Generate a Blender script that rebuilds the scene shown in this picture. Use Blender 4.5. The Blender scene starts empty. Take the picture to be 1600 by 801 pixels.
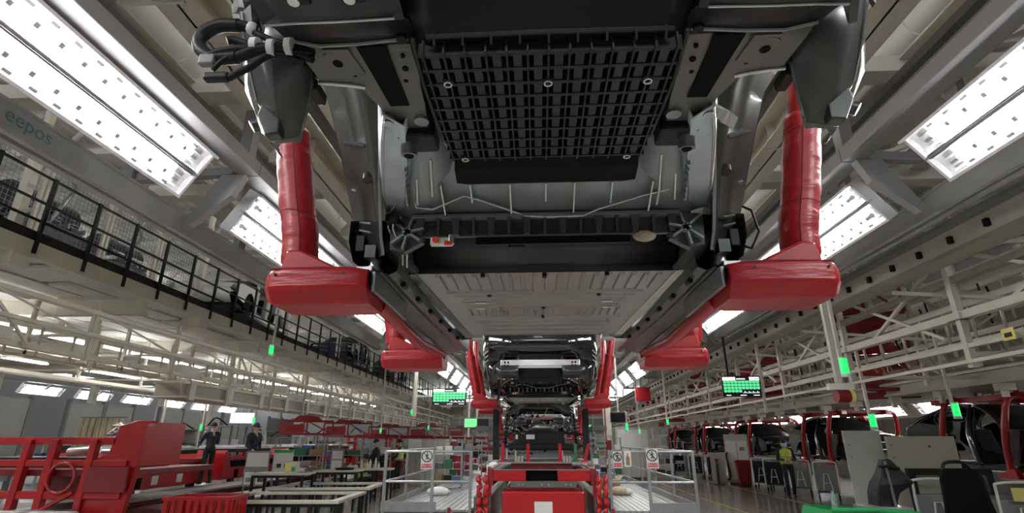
import bpy, bmesh, math, random
from mathutils import Vector, Matrix
random.seed(7)
PI = math.pi
sc = bpy.context.scene
COL = sc.collection

# ---------------------------------------------------------------- camera
cam_d = bpy.data.cameras.new('camera')
cam_d.sensor_width = 36.0
cam_d.lens = 815.0 / 1600.0 * 36.0
cam_d.clip_start = 0.05
cam_d.clip_end = 400
cam = bpy.data.objects.new('camera', cam_d)
COL.objects.link(cam)
cam.location = (-0.04, 0.0, 1.65)
cam.rotation_euler = (math.radians(90 + 19.556), 0, math.radians(2.78))
sc.camera = cam

# ---------------------------------------------------------------- world, exposure
world = bpy.data.worlds.new('hall_ambient')
world.use_nodes = True
bg = world.node_tree.nodes['Background']
bg.inputs[0].default_value = (0.90, 0.95, 1.0, 1)
bg.inputs[1].default_value = 2.4
sc.world = world
sc.view_settings.view_transform = 'Standard'
sc.view_settings.look = 'None'
sc.view_settings.gamma = 1.0
sc.view_settings.use_curve_mapping = False
sc.view_settings.exposure = 1.5
LAMP = 9.5          # strength of the fluorescent strips

# ---------------------------------------------------------------- materials
M = {}
def mat(name, col, rough=0.5, metal=0.0, var=0.0, scale=6.0, bump=0.0, bscale=40.0, emit=None, es=0.0, col2=None, coat=0.0, alpha=1.0, trans=0.0, stretch=None, spec=0.5):
    m = bpy.data.materials.new(name)
    m.use_nodes = True
    nt = m.node_tree
    b = nt.nodes['Principled BSDF']
    b.inputs['Base Color'].default_value = (*col, 1)
    b.inputs['Roughness'].default_value = rough
    b.inputs['Metallic'].default_value = metal
    b.inputs['Specular IOR Level'].default_value = spec
    if coat: b.inputs['Coat Weight'].default_value = coat; b.inputs['Coat Roughness'].default_value = 0.06
    if alpha < 1: b.inputs['Alpha'].default_value = alpha
    if trans: b.inputs['Transmission Weight'].default_value = trans
    if emit:
        b.inputs['Emission Color'].default_value = (*emit, 1)
        b.inputs['Emission Strength'].default_value = es
    if var or bump:
        tc = nt.nodes.new('ShaderNodeTexCoord')
        mp = nt.nodes.new('ShaderNodeMapping')
        nt.links.new(tc.outputs['Object'], mp.inputs['Vector'])
        if stretch: mp.inputs['Scale'].default_value = stretch
    if var:
        n = nt.nodes.new('ShaderNodeTexNoise')
        n.inputs['Scale'].default_value = scale
        n.inputs['Detail'].default_value = 5
        nt.links.new(mp.outputs[0], n.inputs['Vector'])
        r = nt.nodes.new('ShaderNodeMix'); r.data_type = 'RGBA'
        c2 = col2 if col2 else tuple(c * (1 - var) for c in col)
        r.inputs['A'].default_value = (*col, 1)
        r.inputs['B'].default_value = (*c2, 1)
        rp = nt.nodes.new('ShaderNodeMapRange')
        rp.inputs[1].default_value = 0.35; rp.inputs[2].default_value = 0.68
        nt.links.new(n.outputs['Fac'], rp.inputs[0])
        nt.links.new(rp.outputs[0], r.inputs['Factor'])
        nt.links.new(r.outputs['Result'], b.inputs['Base Color'])
    if bump:
        n2 = nt.nodes.new('ShaderNodeTexNoise')
        n2.inputs['Scale'].default_value = bscale
        n2.inputs['Detail'].default_value = 3
        nt.links.new(mp.outputs[0], n2.inputs['Vector'])
        bp = nt.nodes.new('ShaderNodeBump')
        bp.inputs['Strength'].default_value = bump
        bp.inputs['Distance'].default_value = 0.02
        nt.links.new(n2.outputs['Fac'], bp.inputs['Height'])
        nt.links.new(bp.outputs[0], b.inputs['Normal'])
    M[name] = m
    return m
mat('cream', (0.64, 0.60, 0.51), 0.5, var=0.12, scale=2)
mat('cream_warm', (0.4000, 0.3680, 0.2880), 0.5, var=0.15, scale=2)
mat('roof_white', (0.72, 0.70, 0.65), 0.6, var=0.12, scale=1.2)
mat('deck_grey', (0.62, 0.62, 0.58), 0.6, var=0.2, scale=1.5)
mat('grey_beam', (0.2300, 0.2254, 0.2300), 0.4, var=0.08, scale=2)
mat('grey_dark', (0.12, 0.12, 0.12), 0.45, var=0.1)
mat('grey_mid', (0.24, 0.24, 0.24), 0.45, var=0.1)
mat('rail_alu', (0.5, 0.505, 0.51), 0.4, 0.25, var=0.1, scale=3)
mat('teal_ink', (0.13, 0.30, 0.31), 0.5)
mat('lamp_tube', (1, 1, 1), 0.5, emit=(1.0, 0.985, 0.97), es=LAMP)
mat('lamp_frame', (0.75, 0.75, 0.76), 0.35, 0.3)
mat('lamp_reflector', (0.82, 0.83, 0.86), 0.22, 0.85)
mat('louvre', (0.62, 0.64, 0.68), 0.3, 0.6)
mat('red_vinyl', (0.4032, 0.0056, 0.0134), 0.36, var=0.15, scale=7, bump=0.22, bscale=7, stretch=(1, 1, 5))
mat('red_paint', (0.4275, 0.0076, 0.0114), 0.32, var=0.12, scale=4, coat=0.3)
mat('red_dull', (0.24, 0.007, 0.012), 0.45, var=0.25, scale=4)
mat('silver', (0.62, 0.62, 0.62), 0.3, 0.9, var=0.1)
mat('steel', (0.45, 0.45, 0.45), 0.33, 0.9, var=0.15, scale=8)
mat('steel_bright', (0.72, 0.72, 0.73), 0.22, 0.95, var=0.08, stretch=(1, 20, 20))
mat('ecoat', (0.058, 0.066, 0.06), 0.30, 0.25, var=0.25, scale=4, coat=0.15)
mat('ecoat_grey', (0.095, 0.107, 0.105), 0.3, 0.45, var=0.25, scale=5, coat=0.1)
mat('quarter_gloss', (0.0900, 0.1013, 0.0960), 0.16, 0.55, var=0.15, scale=4, coat=0.8)
mat('valance_dark', (0.030, 0.033, 0.036), 0.32, 0.2, var=0.3, scale=6, coat=0.1)
mat('cast_blue', (0.55, 0.64, 0.69), 0.38, 0.55, var=0.2, scale=6)
mat('cast_grey', (0.3, 0.335, 0.34), 0.42, 0.55, var=0.3, scale=5)
mat('cast_olive', (0.1584, 0.1512, 0.1296), 0.45, 0.45, var=0.3, scale=5, col2=(0.12, 0.125, 0.115))
mat('floor_alu', (0.36, 0.34, 0.315), 0.34, 0.6, var=0.25, scale=2.2, col2=(0.28, 0.29, 0.285))
mat('sealant', (0.5, 0.5, 0.46), 0.6, bump=0.4, bscale=30)
mat('tub_black', (0.0065, 0.0070, 0.0090), 0.33, spec=0.28)
mat('tub_rib', (0.0176, 0.0182, 0.0198), 0.4, spec=0.28)
mat('tub_pad', (0.0300, 0.0306, 0.0336), 0.42, spec=0.28)
mat('black_plastic', (0.0108, 0.0108, 0.0120), 0.42, spec=0.28)
mat('black_matte', (0.0060, 0.0060, 0.0065), 0.75, spec=0.12)
mat('black_rubber', (0.0090, 0.0090, 0.0096), 0.55, bump=0.2, bscale=60, spec=0.28)
mat('car_black', (0.008, 0.009, 0.011), 0.12, 0.0, coat=1.0)
mat('car_blue', (0.012, 0.018, 0.05), 0.14, 0.2, coat=1.0)
mat('car_white', (0.62, 0.62, 0.60), 0.3, 0.0, coat=0.6)
mat('tape_white', (0.6375, 0.6375, 0.6375), 0.5)
mat('tan', (0.55, 0.45, 0.32), 0.7, var=0.3, scale=14)
mat('orange_red', (0.75, 0.06, 0.02), 0.35)
mat('white', (0.72, 0.72, 0.70), 0.5, var=0.06)
mat('offwhite_top', (0.5610, 0.5440, 0.4505), 0.5, var=0.08)
mat('paper', (0.6800, 0.6800, 0.6630), 0.7)
mat('paper_yellow', (0.78, 0.68, 0.20), 0.7)
mat('ink', (0.02, 0.02, 0.02), 0.6)
mat('sign_red', (0.55, 0.03, 0.04), 0.5)
mat('green_paint', (0.02, 0.38, 0.10), 0.35, var=0.1, coat=0.3)
mat('green_dark', (0.02, 0.14, 0.06), 0.5)
mat('andon_green', (0.02, 0.5, 0.15), 0.3, emit=(0.01, 0.60, 0.12), es=0.5)
mat('screen_black', (0.006, 0.007, 0.010), 0.25)
mat('screen_green', (0.05, 0.35, 0.15), 0.4, emit=(0.07, 0.50, 0.20), es=0.55)
mat('screen_pale', (0.5, 0.6, 0.7), 0.4, emit=(0.62, 0.72, 0.80), es=0.55)
mat('screen_white', (0.8, 0.8, 0.8), 0.4, emit=(0.9, 0.9, 0.9), es=0.7)
mat('screen_lime', (0.1, 0.6, 0.15), 0.4, emit=(0.12, 0.75, 0.18), es=0.55)
mat('floor_epoxy', (0.36, 0.345, 0.31), 0.2, 0.0, var=0.15, scale=0.5, coat=0.2)
mat('line_yellow', (0.55, 0.42, 0.10), 0.4, var=0.2)
mat('line_red', (0.35, 0.08, 0.05), 0.4, var=0.2)
mat('plank', (0.4000, 0.4080, 0.4080), 0.4, 0.5, var=0.15, scale=3, stretch=(6, 0.3, 1))
mat('galv', (0.3750, 0.3825, 0.3900), 0.35, 0.7, var=0.15, scale=10)
mat('cabinet', (0.4510, 0.4428, 0.3936), 0.5, var=0.06)
mat('beige_panel', (0.3995, 0.3825, 0.2975), 0.5, var=0.05)
mat('wall_panel', (0.3300, 0.3360, 0.3300), 0.6, var=0.08, scale=1)
mat('wood_box', (0.33, 0.20, 0.10), 0.7, var=0.3, scale=10, stretch=(1, 8, 8))
mat('skin', (0.50, 0.31, 0.22), 0.55)
mat('hair', (0.012, 0.010, 0.009), 0.6)
mat('cloth_black', (0.014, 0.015, 0.019), 0.8, bump=0.2, bscale=25)
mat('cloth_navy', (0.020, 0.026, 0.045), 0.8, bump=0.2, bscale=25)
mat('vest_yellow', (0.52, 0.62, 0.06), 0.7, bump=0.15, bscale=30)
mat('cap_blue', (0.03, 0.05, 0.13), 0.7)
mat('mask_blue', (0.35, 0.50, 0.62), 0.7)
mat('shoe', (0.02, 0.02, 0.02), 0.5)
mat('bottle', (0.75, 0.85, 0.95), 0.08, trans=0.85)
mat('water_blue', (0.10, 0.35, 0.65), 0.4)
mat('hose_grey', (0.20, 0.20, 0.20), 0.5)
mat('curtain', (0.42, 0.36, 0.24), 0.8, var=0.3, scale=4, stretch=(1, 1, 0.2))
mat('blue_part', (0.05, 0.12, 0.35), 0.5)
mat('brake_disc', (0.32, 0.32, 0.33), 0.35, 0.9)

# ---------------------------------------------------------------- mesh helpers
ORG = {}
def V(*a): return Vector(a)
class MB:
    def __init__(s): s.v = []; s.f = []; s.mi = []; s.cur = 0
    def add(s, vs, fs):
        o = len(s.v); s.v += [tuple(p) for p in vs]
        for f in fs: s.f.append(tuple(i + o for i in f)); s.mi.append(s.cur)
        return s
    def box(s, x0, x1, y0, y1, z0, z1):
        v = [(x, y, z) for z in (z0, z1) for y in (y0, y1) for x in (x0, x1)]
        return s.add(v, [(0, 2, 3, 1), (4, 5, 7, 6), (0, 1, 5, 4), (2, 6, 7, 3), (0, 4, 6, 2), (1, 3, 7, 5)])
    def cbox(s, c, d): return s.box(c[0]-d[0]/2, c[0]+d[0]/2, c[1]-d[1]/2, c[1]+d[1]/2, c[2]-d[2]/2, c[2]+d[2]/2)
    def bar(s, a, b, w, h=None, up=None):
        a = Vector(a); b = Vector(b); h = h or w
        d = (b - a).normalized()
        u = Vector(up) if up else (Vector((0, 0, 1)) if abs(d.z) < 0.95 else Vector((0, 1, 0)))
        sx = d.cross(u).normalized(); u = sx.cross(d).normalized()
        v = []
        for p in (a, b):
            for (i, j) in ((-1, -1), (1, -1), (1, 1), (-1, 1)): v.append(p + sx * (i * w / 2) + u * (j * h / 2))
        return s.add(v, [(3, 2, 1, 0), (4, 5, 6, 7), (0, 1, 5, 4), (1, 2, 6, 5), (2, 3, 7, 6), (3, 0, 4, 7)])
    def cyl(s, a, b, r, n=12, r2=None):
        a = Vector(a); b = Vector(b); r2 = r if r2 is None else r2
        return s.tube([a, b], [r, r2], n)
    def tube(s, pts, r, n=8, caps=True, flat=None):
        pts = [Vector(p) for p in pts]; m = len(pts)
        rs = r if isinstance(r, (list, tuple)) else [r] * m
        v = []; prev = None
        for i, p in enumerate(pts):
            d = (pts[min(i + 1, m - 1)] - pts[max(i - 1, 0)]).normalized()
            if prev is None:
                ref = Vector((0, 0, 1)) if abs(d.z) < 0.9 else Vector((1, 0, 0))
                x = d.cross(ref).normalized()
            else:
                x = (prev - d * prev.dot(d)).normalized()
            prev = x; y = d.cross(x)
            for k in range(n):
                t = 2 * PI * k / n
                v.append(p + (x * math.cos(t) + y * math.sin(t)) * rs[i])
        f = [(i * n + k, i * n + (k + 1) % n, (i + 1) * n + (k + 1) % n, (i + 1) * n + k) for i in range(m - 1) for k in range(n)]
        if caps: f += [tuple(reversed(range(n))), tuple((m - 1) * n + k for k in range(n))]
        return s.add(v, f)
    def prism(s, poly, axis, a, b):
        n = len(poly)
        def P(p, t):
            return {'x': (t, p[0], p[1]), 'y': (p[0], t, p[1]), 'z': (p[0], p[1], t)}[axis]
        v = [P(p, a) for p in poly] + [P(p, b) for p in poly]
        f = [tuple(reversed(range(n))), tuple(range(n, 2 * n))] + [(i, (i + 1) % n, (i + 1) % n + n, i + n) for i in range(n)]
        return s.add(v, f)
    def loft(s, rows, closed=False):
        n = len(rows[0]); v = [p for r in rows for p in r]
        m = n if closed else n - 1
        return s.add(v, [(i * n + k, i * n + (k + 1) % n, (i + 1) * n + (k + 1) % n, (i + 1) * n + k) for i in range(len(rows) - 1) for k in range(m)])
    def ball(s, c, r, n=12, m=8, sc_=(1, 1, 1)):
        c = Vector(c); rows = []
        for i in range(m + 1):
            t = PI * i / m
            rows.append([(c.x + r * sc_[0] * math.sin(t) * math.cos(2 * PI * k / n), c.y + r * sc_[1] * math.sin(t) * math.sin(2 * PI * k / n), c.z + r * sc_[2] * math.cos(t)) for k in range(n)])
        return s.loft(rows, True)
    def build(s, name, mt, parent=None, smooth=0, bevel=0, solid=0, local=False, sub=0, mats=None):
        me = bpy.data.meshes.new(name)
        vs = s.v; loc = None
        if parent is not None:
            root = parent
            while root.parent: root = root.parent
            o = ORG.get(root.name)
            if o and not local: vs = [(p[0]-o[0], p[1]-o[1], p[2]-o[2]) for p in vs]
        elif not local:
            xs = [p[0] for p in vs]; ys = [p[1] for p in vs]; zs = [p[2] for p in vs]
            loc = ((min(xs)+max(xs))/2, (min(ys)+max(ys))/2, min(zs))
            vs = [(p[0]-loc[0], p[1]-loc[1], p[2]-loc[2]) for p in vs]
        me.from_pydata(vs, [], s.f)
        me.materials.append(M[mt])
        for k in (mats or []): me.materials.append(M[k])
        if mats: me.polygons.foreach_set('material_index', s.mi)
        bm = bmesh.new(); bm.from_mesh(me)
        if solid == 0: bmesh.ops.recalc_face_normals(bm, faces=bm.faces)
        bm.to_mesh(me); bm.free()
        if smooth:
            me.polygons.foreach_set('use_smooth', [True] * len(me.polygons))
            me.set_sharp_from_angle(angle=math.radians(smooth))
        ob = bpy.data.objects.new(name, me)
        COL.objects.link(ob)
        if loc: ob.location = loc
        if parent is not None: ob.parent = parent
        if solid:
            md = ob.modifiers.new('thickness', 'SOLIDIFY'); md.thickness = solid; md.offset = 0
        if sub:
            md = ob.modifiers.new('smooth', 'SUBSURF'); md.levels = sub; md.render_levels = sub
        if bevel:
            md = ob.modifiers.new('edge', 'BEVEL'); md.width = bevel; md.segments = 2; md.limit_method = 'ANGLE'
        return ob
def tag(o, label, cat, group=None):
    o['label'] = label; o['category'] = cat
    if group: o['group'] = group
    return o
def thing(name, label, cat, loc=(0, 0, 0), rotz=0, group=None, world=False):
    o = bpy.data.objects.new(name, None); COL.objects.link(o)
    o.empty_display_size = 0.1
    o.location = loc; o.rotation_euler = (0, 0, rotz)
    if world: ORG[o.name] = loc
    return tag(o, label, cat, group)
def struct(o): o['kind'] = 'structure'; return o
def inst(src, parent, loc, rot=None, scale=None):
    c = src.copy(); COL.objects.link(c); c.parent = parent; c.location = loc
    if rot: c.rotation_euler = rot
    if scale: c.scale = scale
    return c
def dup(root, loc, label=None, rotz=None, group=None, scale=None):
    r = root.copy(); COL.objects.link(r); r.location = loc
    if rotz is not None: r.rotation_euler = (0, 0, rotz)
    if scale: r.scale = scale
    if label: r['label'] = label
    if group: r['group'] = group
    for ch in list(root.children):
        c = ch.copy(); COL.objects.link(c); c.parent = r
        for g in list(ch.children):
            d = g.copy(); COL.objects.link(d); d.parent = c
    return r
def text_mesh(name, body, size, mt, parent, matrix, depth=0.002):
    cu = bpy.data.curves.new(name, 'FONT'); cu.body = body; cu.size = size; cu.extrude = depth
    cu.align_x = 'CENTER'; cu.align_y = 'CENTER'; cu.resolution_u = 3
    t = bpy.data.objects.new(name + '_tmp', cu); COL.objects.link(t)
    dg = bpy.context.evaluated_depsgraph_get()
    me = bpy.data.meshes.new_from_object(t.evaluated_get(dg))
    bpy.data.objects.remove(t)
    me.materials.clear(); me.materials.append(M[mt])
    ob = bpy.data.objects.new(name, me); COL.objects.link(ob)
    ob.parent = parent; ob.matrix_local = matrix
    return ob
def ordinal(i): return ['first', 'second', 'third', 'fourth', 'fifth', 'sixth', 'seventh', 'eighth', 'ninth', 'tenth', 'eleventh', 'twelfth', 'thirteenth', 'fourteenth', 'fifteenth', 'sixteenth', 'seventeenth', 'eighteenth', 'nineteenth', 'twentieth'][i]

# ================================================================ STRUCTURE
fl = MB().box(-48, 17, -10, 85, -0.2, 0).build('floor', 'floor_epoxy')
struct(fl); tag(fl, 'polished beige epoxy floor of the assembly hall', 'floor')
for i, (x, w, m_) in enumerate(((5.05, 0.10, 'line_yellow'), (7.5, 0.10, 'line_yellow'), (5.6, 0.07, 'line_red'), (-3.15, 0.10, 'line_yellow'))):
    MB().box(x - w/2, x + w/2, 4, 60, 0.0005, 0.003).build('floor_line', m_, fl, local=False).location = (-fl.location.x, -fl.location.y, -fl.location.z)
wl = MB().box(-46, -45.7, -10, 85, 0, 7.4).build('wall_left', 'wall_panel'); struct(wl); tag(wl, 'pale distant hall wall beyond the neighbouring line', 'wall')
wb = MB().box(-46, 17, 84, 84.3, 0, 7.6).build('wall_back', 'wall_panel'); struct(wb); tag(wb, 'pale wall at the far end of the hall', 'wall')
wr = MB().box(15.9, 16.2, -10, 85, 0, 9.5).build('wall_right', 'wall_panel'); struct(wr); tag(wr, 'pale corrugated wall behind the suspended black cars', 'wall')
wf = MB().box(-46, 17, -10.3, -10, 0, 7.4).build('added_wall_front', 'wall_panel'); struct(wf); tag(wf, 'pale unseen wall added behind the camera to block light', 'wall')  # unseen wall added to cut the ambient light on the underbody
pan = None
for i in range(60):
    y = 4 + i * 0.9
    if pan is None:
        pan = MB().prism([(-0.40, 0), (-0.34, -0.05), (0.34, -0.05), (0.40, 0)], 'z', 0.2, 6.0).build('panel', 'wall_panel', wr, local=True)
        pan.rotation_euler = (0, 0, -PI/2); pan.location = (-0.15, y - wr.location.y, 0)
    else:
        inst(pan, wr, (-0.15, y - wr.location.y, 0))

# roof
ce = MB().box(-46, 16, -10, 85, 9.5, 9.7).build('ceiling', 'roof_white'); struct(ce); tag(ce, 'white corrugated roof deck high above the hall', 'ceiling')
cl = ce.location
pur = MB().bar((-31, 0, 0), (31, 0, 0), 0.14, 0.25).build('purlin', 'roof_white', ce, local=True)
pur.location = (0, -6 - cl.y, 9.36 - cl.z)
for i in range(1, 50): inst(pur, ce, (0, -6 + i * 1.5 - cl.y, 9.36 - cl.z))
rs = MB().prism([(-0.06, 0), (-0.03, -0.06), (0.03, -0.06), (0.06, 0)], 'y', -47, 47).build('deck_rib', 'roof_white', ce, local=True)
rs.location = (-18 - cl.x, 0, 9.5 - cl.z)
for i in range(1, 100): inst(rs, ce, (-18 + i * 0.33 - cl.x, 0, 9.5 - cl.z))

# roof trusses
tr = None
for i in range(9):
    y = -1.5 + i * 6
    if tr is None:
        tr = thing('roof_truss', '', 'truss', (0, y, 8.2))
        for z in (0, 1.05): MB().bar((-40, 0, z), (15.5, 0, z), 0.16, 0.16).build('chord', 'roof_white', tr, local=True)
        for k in range(0, 37):
            x = -40 + k * 1.5
            MB().bar((x, 0, 0), (x + 0.75, 0, 1.05), 0.08).build('web', 'roof_white', tr, local=True)
            MB().bar((x + 0.75, 0, 1.05), (x + 1.5, 0, 0), 0.08).build('web', 'roof_white', tr, local=True)
        t = tr
    else: t = dup(tr, (0, y, 8.2))
    t['label'] = 'white lattice roof truss crossing the hall, %s from the camera' % ordinal(i)

# overhead conveyor gantry above the line
g = thing('overhead_gantry', 'cream steel gantry of long beams above the suspended car bodies', 'gantry', (0, 10, 5.4), world=True)
def hbeam(name, x, y0, y1, z, w, h, mt, par):
    m = MB(); t = 0.025
    m.box(x - w/2, x + w/2, y0, y1, z, z + t); m.box(x - w/2, x + w/2, y0, y1, z + h - t, z + h); m.box(x - 0.012, x + 0.012, y0, y1, z, z + h)
    return m.build(name, mt, par)
for x, z, w, h in ((-1.45, 5.2, 0.22, 0.3), (1.45, 5.2, 0.22, 0.3), (-2.35, 5.35, 0.34, 0.34), (2.35, 5.35, 0.34, 0.34), (-3.35, 5.5, 0.42, 0.4), (3.35, 5.5, 0.42, 0.4), (-4.6, 5.8, 0.3, 0.3), (4.6, 5.8, 0.3, 0.3), (-6.6, 6.1, 0.34, 0.34), (6.6, 6.1, 0.34, 0.34)):
    hbeam('long_beam', x, -3, 50, z, w, h, 'cream', g)
for x in (-2.72, 2.72, -4.05, 4.05):
    MB().box(x - 0.05, x + 0.05, -3, 50, 5.42, 5.52).build('conductor_rail', 'grey_dark', g)
for i in range(17):
    y = -0.2 + i * 2.9
    MB().box(-7.2, 7.2, y - 0.14, y + 0.14, 5.92, 6.14).build('cross_beam', 'cream', g)
    for s in (-1, 1):
        MB().bar((s * 3.35, y, 6.1), (s * 3.35, y, 8.2), 0.16).build('hanger_post', 'cream', g)
        MB().bar((s * 6.6, y, 6.4), (s * 6.6, y, 8.2), 0.16).build('hanger_post', 'cream', g)
        MB().bar((s * 4.6, y, 5.9), (s * 6.5, y + 1.4, 6.2), 0.07).build('brace', 'cream', g)
        MB().bar((s * 6.5, y + 1.5, 6.2), (s * 4.6, y + 2.9, 5.9), 0.07).build('brace', 'cream', g)
        if i % 2 == 0:
            MB().box(s * 2.86 - 0.32, s * 2.86 + 0.32, y + 0.2, y + 2.65, 6.16, 6.19).build('cover_plate', 'roof_white', g)
            MB().box(s * 4.0 - 0.45, s * 4.0 + 0.45, y + 0.2, y + 2.65, 6.20, 6.23).build('cover_plate', 'roof_white', g)
        MB().box(s * 5.6 - 0.7, s * 5.6 + 0.7, y + 0.3, y + 2.5, 6.45, 6.48).build('cover_plate', 'roof_white', g)
        m = MB(); m.prism([(s * 3.25, 5.48), (s * 3.9, 5.48), (s * 3.9, 5.62), (s * 3.6, 5.95), (s * 3.25, 5.95)], 'y', y + 0.9, y + 0.93); m.build('gusset_plate', 'roof_white', g)
# round ducts over the gantry
for i, (x, z, r) in enumerate(((-5.3, 7.2, 0.3), (5.4, 7.2, 0.3), (-1.0, 7.4, 0.35))):
    d = thing('ventilation_duct', ('round white ventilation duct over the left side of the gantry', 'round white ventilation duct over the right side of the gantry', 'wide round white duct above the middle of the line')[i], 'duct', (x, 20, z - r), world=True)
    MB().cyl((x, -3, z), (x, 50, z), r, 20).build('duct_body', 'roof_white', d, smooth=40)
    for k in range(26): MB().cyl((x, -2 + k * 2, z), (x, -1.94 + k * 2, z), r + 0.02, 20).build('duct_collar', 'roof_white', d, smooth=40)

# ---------------------------------------------------------------- lamp strips
LAMPSRC = {}
def lamp_parts(root, L, W, detail):
    t = 0.03
    MB().box(-W/2, W/2, -L/2, L/2, -0.10, -0.02).build('housing', 'lamp_frame', root, local=True)
    for x, hh in ((-W/2, 0.10), (W/2 - t, 0.05)): MB().box(x, x + t, -L/2, L/2, -0.02, hh).build('side_rim', 'lamp_frame', root, local=True)
    for y in (-L/2, L/2 - t): MB().box(-W/2, W/2, y, y + t, -0.02, 0.045).build('end_rim', 'lamp_frame', root, local=True)
    MB().box(-0.008, 0.008, -L/2, L/2, -0.02, 0.05).build('divider', 'grey_mid', root, local=True)
    rw = W/2 - 0.05
    for c in (-W/4, W/4):
        rows = [[(c + rw/2 * math.cos(PI + PI * k / 8), y, 0.02 + 0.045 * math.sin(PI + PI * k / 8)) for k in range(9)] for y in (-L/2 + t, L/2 - t)]
        MB().loft(rows).build('reflector', 'lamp_reflector', root, local=True, smooth=60)
        for a, b in ((-L/2 + 0.26, -0.03), (0.03, L/2 - 0.26)):
            MB().box(c - rw*0.44, c + rw*0.44, a, b, 0.012, 0.022).build('tube', 'lamp_tube', root, local=True)
        for e in (-1, 1):
            MB().cyl((c, e * (L/2 - 0.26), 0.02), (c, e * (L/2 - 0.17), 0.02), 0.035, 10).build('tube_holder', 'louvre', root, local=True, smooth=40)
        if detail:
            n = int(L / 0.21)
            src = MB().box(-0.022, 0.022, -0.02, 0.02, 0, 0.018).build('louvre_clip', 'louvre', root, local=True)
            src.location = (c, -L/2 + 0.25, 0.022)
            for k in range(1, n - 1): inst(src, root, (c, -L/2 + 0.25 + k * 0.21, 0.022))
            for k in range(n - 1): inst(src, root, (c - (1 if c < 0 else -1) * rw * 0.36, -L/2 + 0.33 + k * 0.21, 0.022), scale=(0.7, 1.8, 1))
def strip_lamp(key, L, W, side, pos, label, group, detail=True):
    X = Vector((-0.52, 0, -0.855)) if side < 0 else Vector((0.59, 0, -0.81))
    X.normalize(); Y = Vector((0, 1, 0)) if side < 0 else Vector((0, -1, 0)); Z = X.cross(Y)
    rot = Matrix((X, Y, Z)).transposed().to_euler()
    if key not in LAMPSRC:
        r = thing('strip_lamp', label, 'lamp', pos, group=group); lamp_parts(r, L, W, detail); LAMPSRC[key] = r
    else: r = dup(LAMPSRC[key], pos, label)
    r['group'] = group; r.rotation_euler = rot
    return r
for side in (-1, 1):
    sn = 'left' if side < 0 else 'right'
    cx, cz = (-3.745, 4.395) if side < 0 else (3.885, 4.315)
    grp = 'fluorescent strip lamps along the %s beam' % sn
    ys = [(1.96 + 3.87 * k - (0.12 if side > 0 else 0), 2.93) for k in range(-1, 4)]
    yy = 17.4
    while yy < 52: ys.append((yy, 1.95)); yy += 2.75
    for i, (y, L) in enumerate(ys):
        strip_lamp(('L', L, side), L, 0.6, side, (cx, y + L/2, cz), ('blank bright strip lamp beside the %s beam, %s from the camera' if i < 4 else 'distant bright strip lamp in the %s row, %s from the camera') .replace('blank ', '') % (sn, ordinal(i)), grp, True)
    b = thing('lamp_beam', 'grey box beam carrying the %s row of strip lamps' % sn, 'beam', (side * 3.42, 20, 4.62), world=True)
    x0, x1 = (side * 3.30, side * 3.55)
    if side > 0: x0, x1 = 3.42, 3.67
    yj = [-3.0, 1.45, 5.36, 9.23, 13.1, 17, 21, 25, 29, 33, 37, 41, 45, 52]
    for a, c in zip(yj[:-1], yj[1:]):
        MB().box(min(x0, x1), max(x0, x1), a + 0.006, c - 0.006, 4.62, 4.78).build('beam_section', 'grey_beam', b, bevel=0.008)
    for y in yj[1:-1]:
        m = MB(); xi = side * 3.45 + (0.1 if side > 0 else 0)
        m.prism([(xi, 4.62), (xi + side * 0.28, 4.62), (xi + side * 0.62, 4.02), (xi + side * 0.55, 3.98), (xi + side * 0.12, 4.35)], 'y', y - 0.05, y + 0.05)
        m.build('lamp_bracket', 'grey_beam', b)
        MB().bar((side * 3.5, y, 4.78), (side * 3.5, y, 5.5), 0.14).build('drop_post', 'grey_beam', b)
        MB().bar((side * 3.6, y, 4.68), (side * 4.85, y, 4.62), 0.1, 0.1).build('outrigger', 'grey_beam', b)
    # aluminium crane rail
    ye = 15.6 if side < 0 else 14.6
    xi = side * 4.8 if side < 0 else 4.85
    c = thing('crane_rail', 'grey aluminium crane rail beside the %s lamp row%s' % (sn, ' with teal lettering' if side < 0 else ''), 'crane rail', (xi, 6, 4.3), world=True)
    MB().box(min(xi, xi + side * 0.03), max(xi, xi + side * 0.03), -3, ye, 4.34, 4.56).build('web', 'rail_alu', c)
    m = MB(); m.box(min(xi - side * 0.03, xi + side * 0.16), max(xi - side * 0.03, xi + side * 0.16), -3, ye, 4.545, 4.575); m.build('top_flange', 'rail_alu', c)
    m = MB(); m.box(min(xi - side * 0.02, xi + side * 0.05), max(xi - side * 0.02, xi + side * 0.05), -3, ye, 4.28, 4.345); m.build('inner_track', 'rail_alu', c)
    m = MB(); m.box(min(xi + side * 0.09, xi + side * 0.17), max(xi + side * 0.09, xi + side * 0.17), -3, ye, 4.26, 4.5); m.build('outer_track', 'rail_alu', c)
    MB().box(min(xi + side*0.03, xi + side * 0.2), max(xi + side*0.03, xi + side * 0.2), ye, ye + 0.02, 4.26, 4.57).build('end_cap', 'grey_dark', c)
    for y in (0.6, 3.0, 5.36, 7.7, 10.0, 12.5): MB().box(min(xi, xi + side * 0.1) , max(xi, xi + side * 0.1), y - 0.09, y + 0.09, 4.575, 5.8).build('suspension', 'grey_beam', c)
    if side < 0:
        mx = Matrix.Translation((0 + 0.004, 4.01 - 6, 4.452 - 4.3)) @ Matrix(((0, 0, 1, 0), (1, 0, 0, 0), (0, 1, 0, 0), (0, 0, 0, 1)))
        text_mesh('rail_lettering', 'eepos', 0.2, 'teal_ink', c, mx, 0.001)

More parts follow.
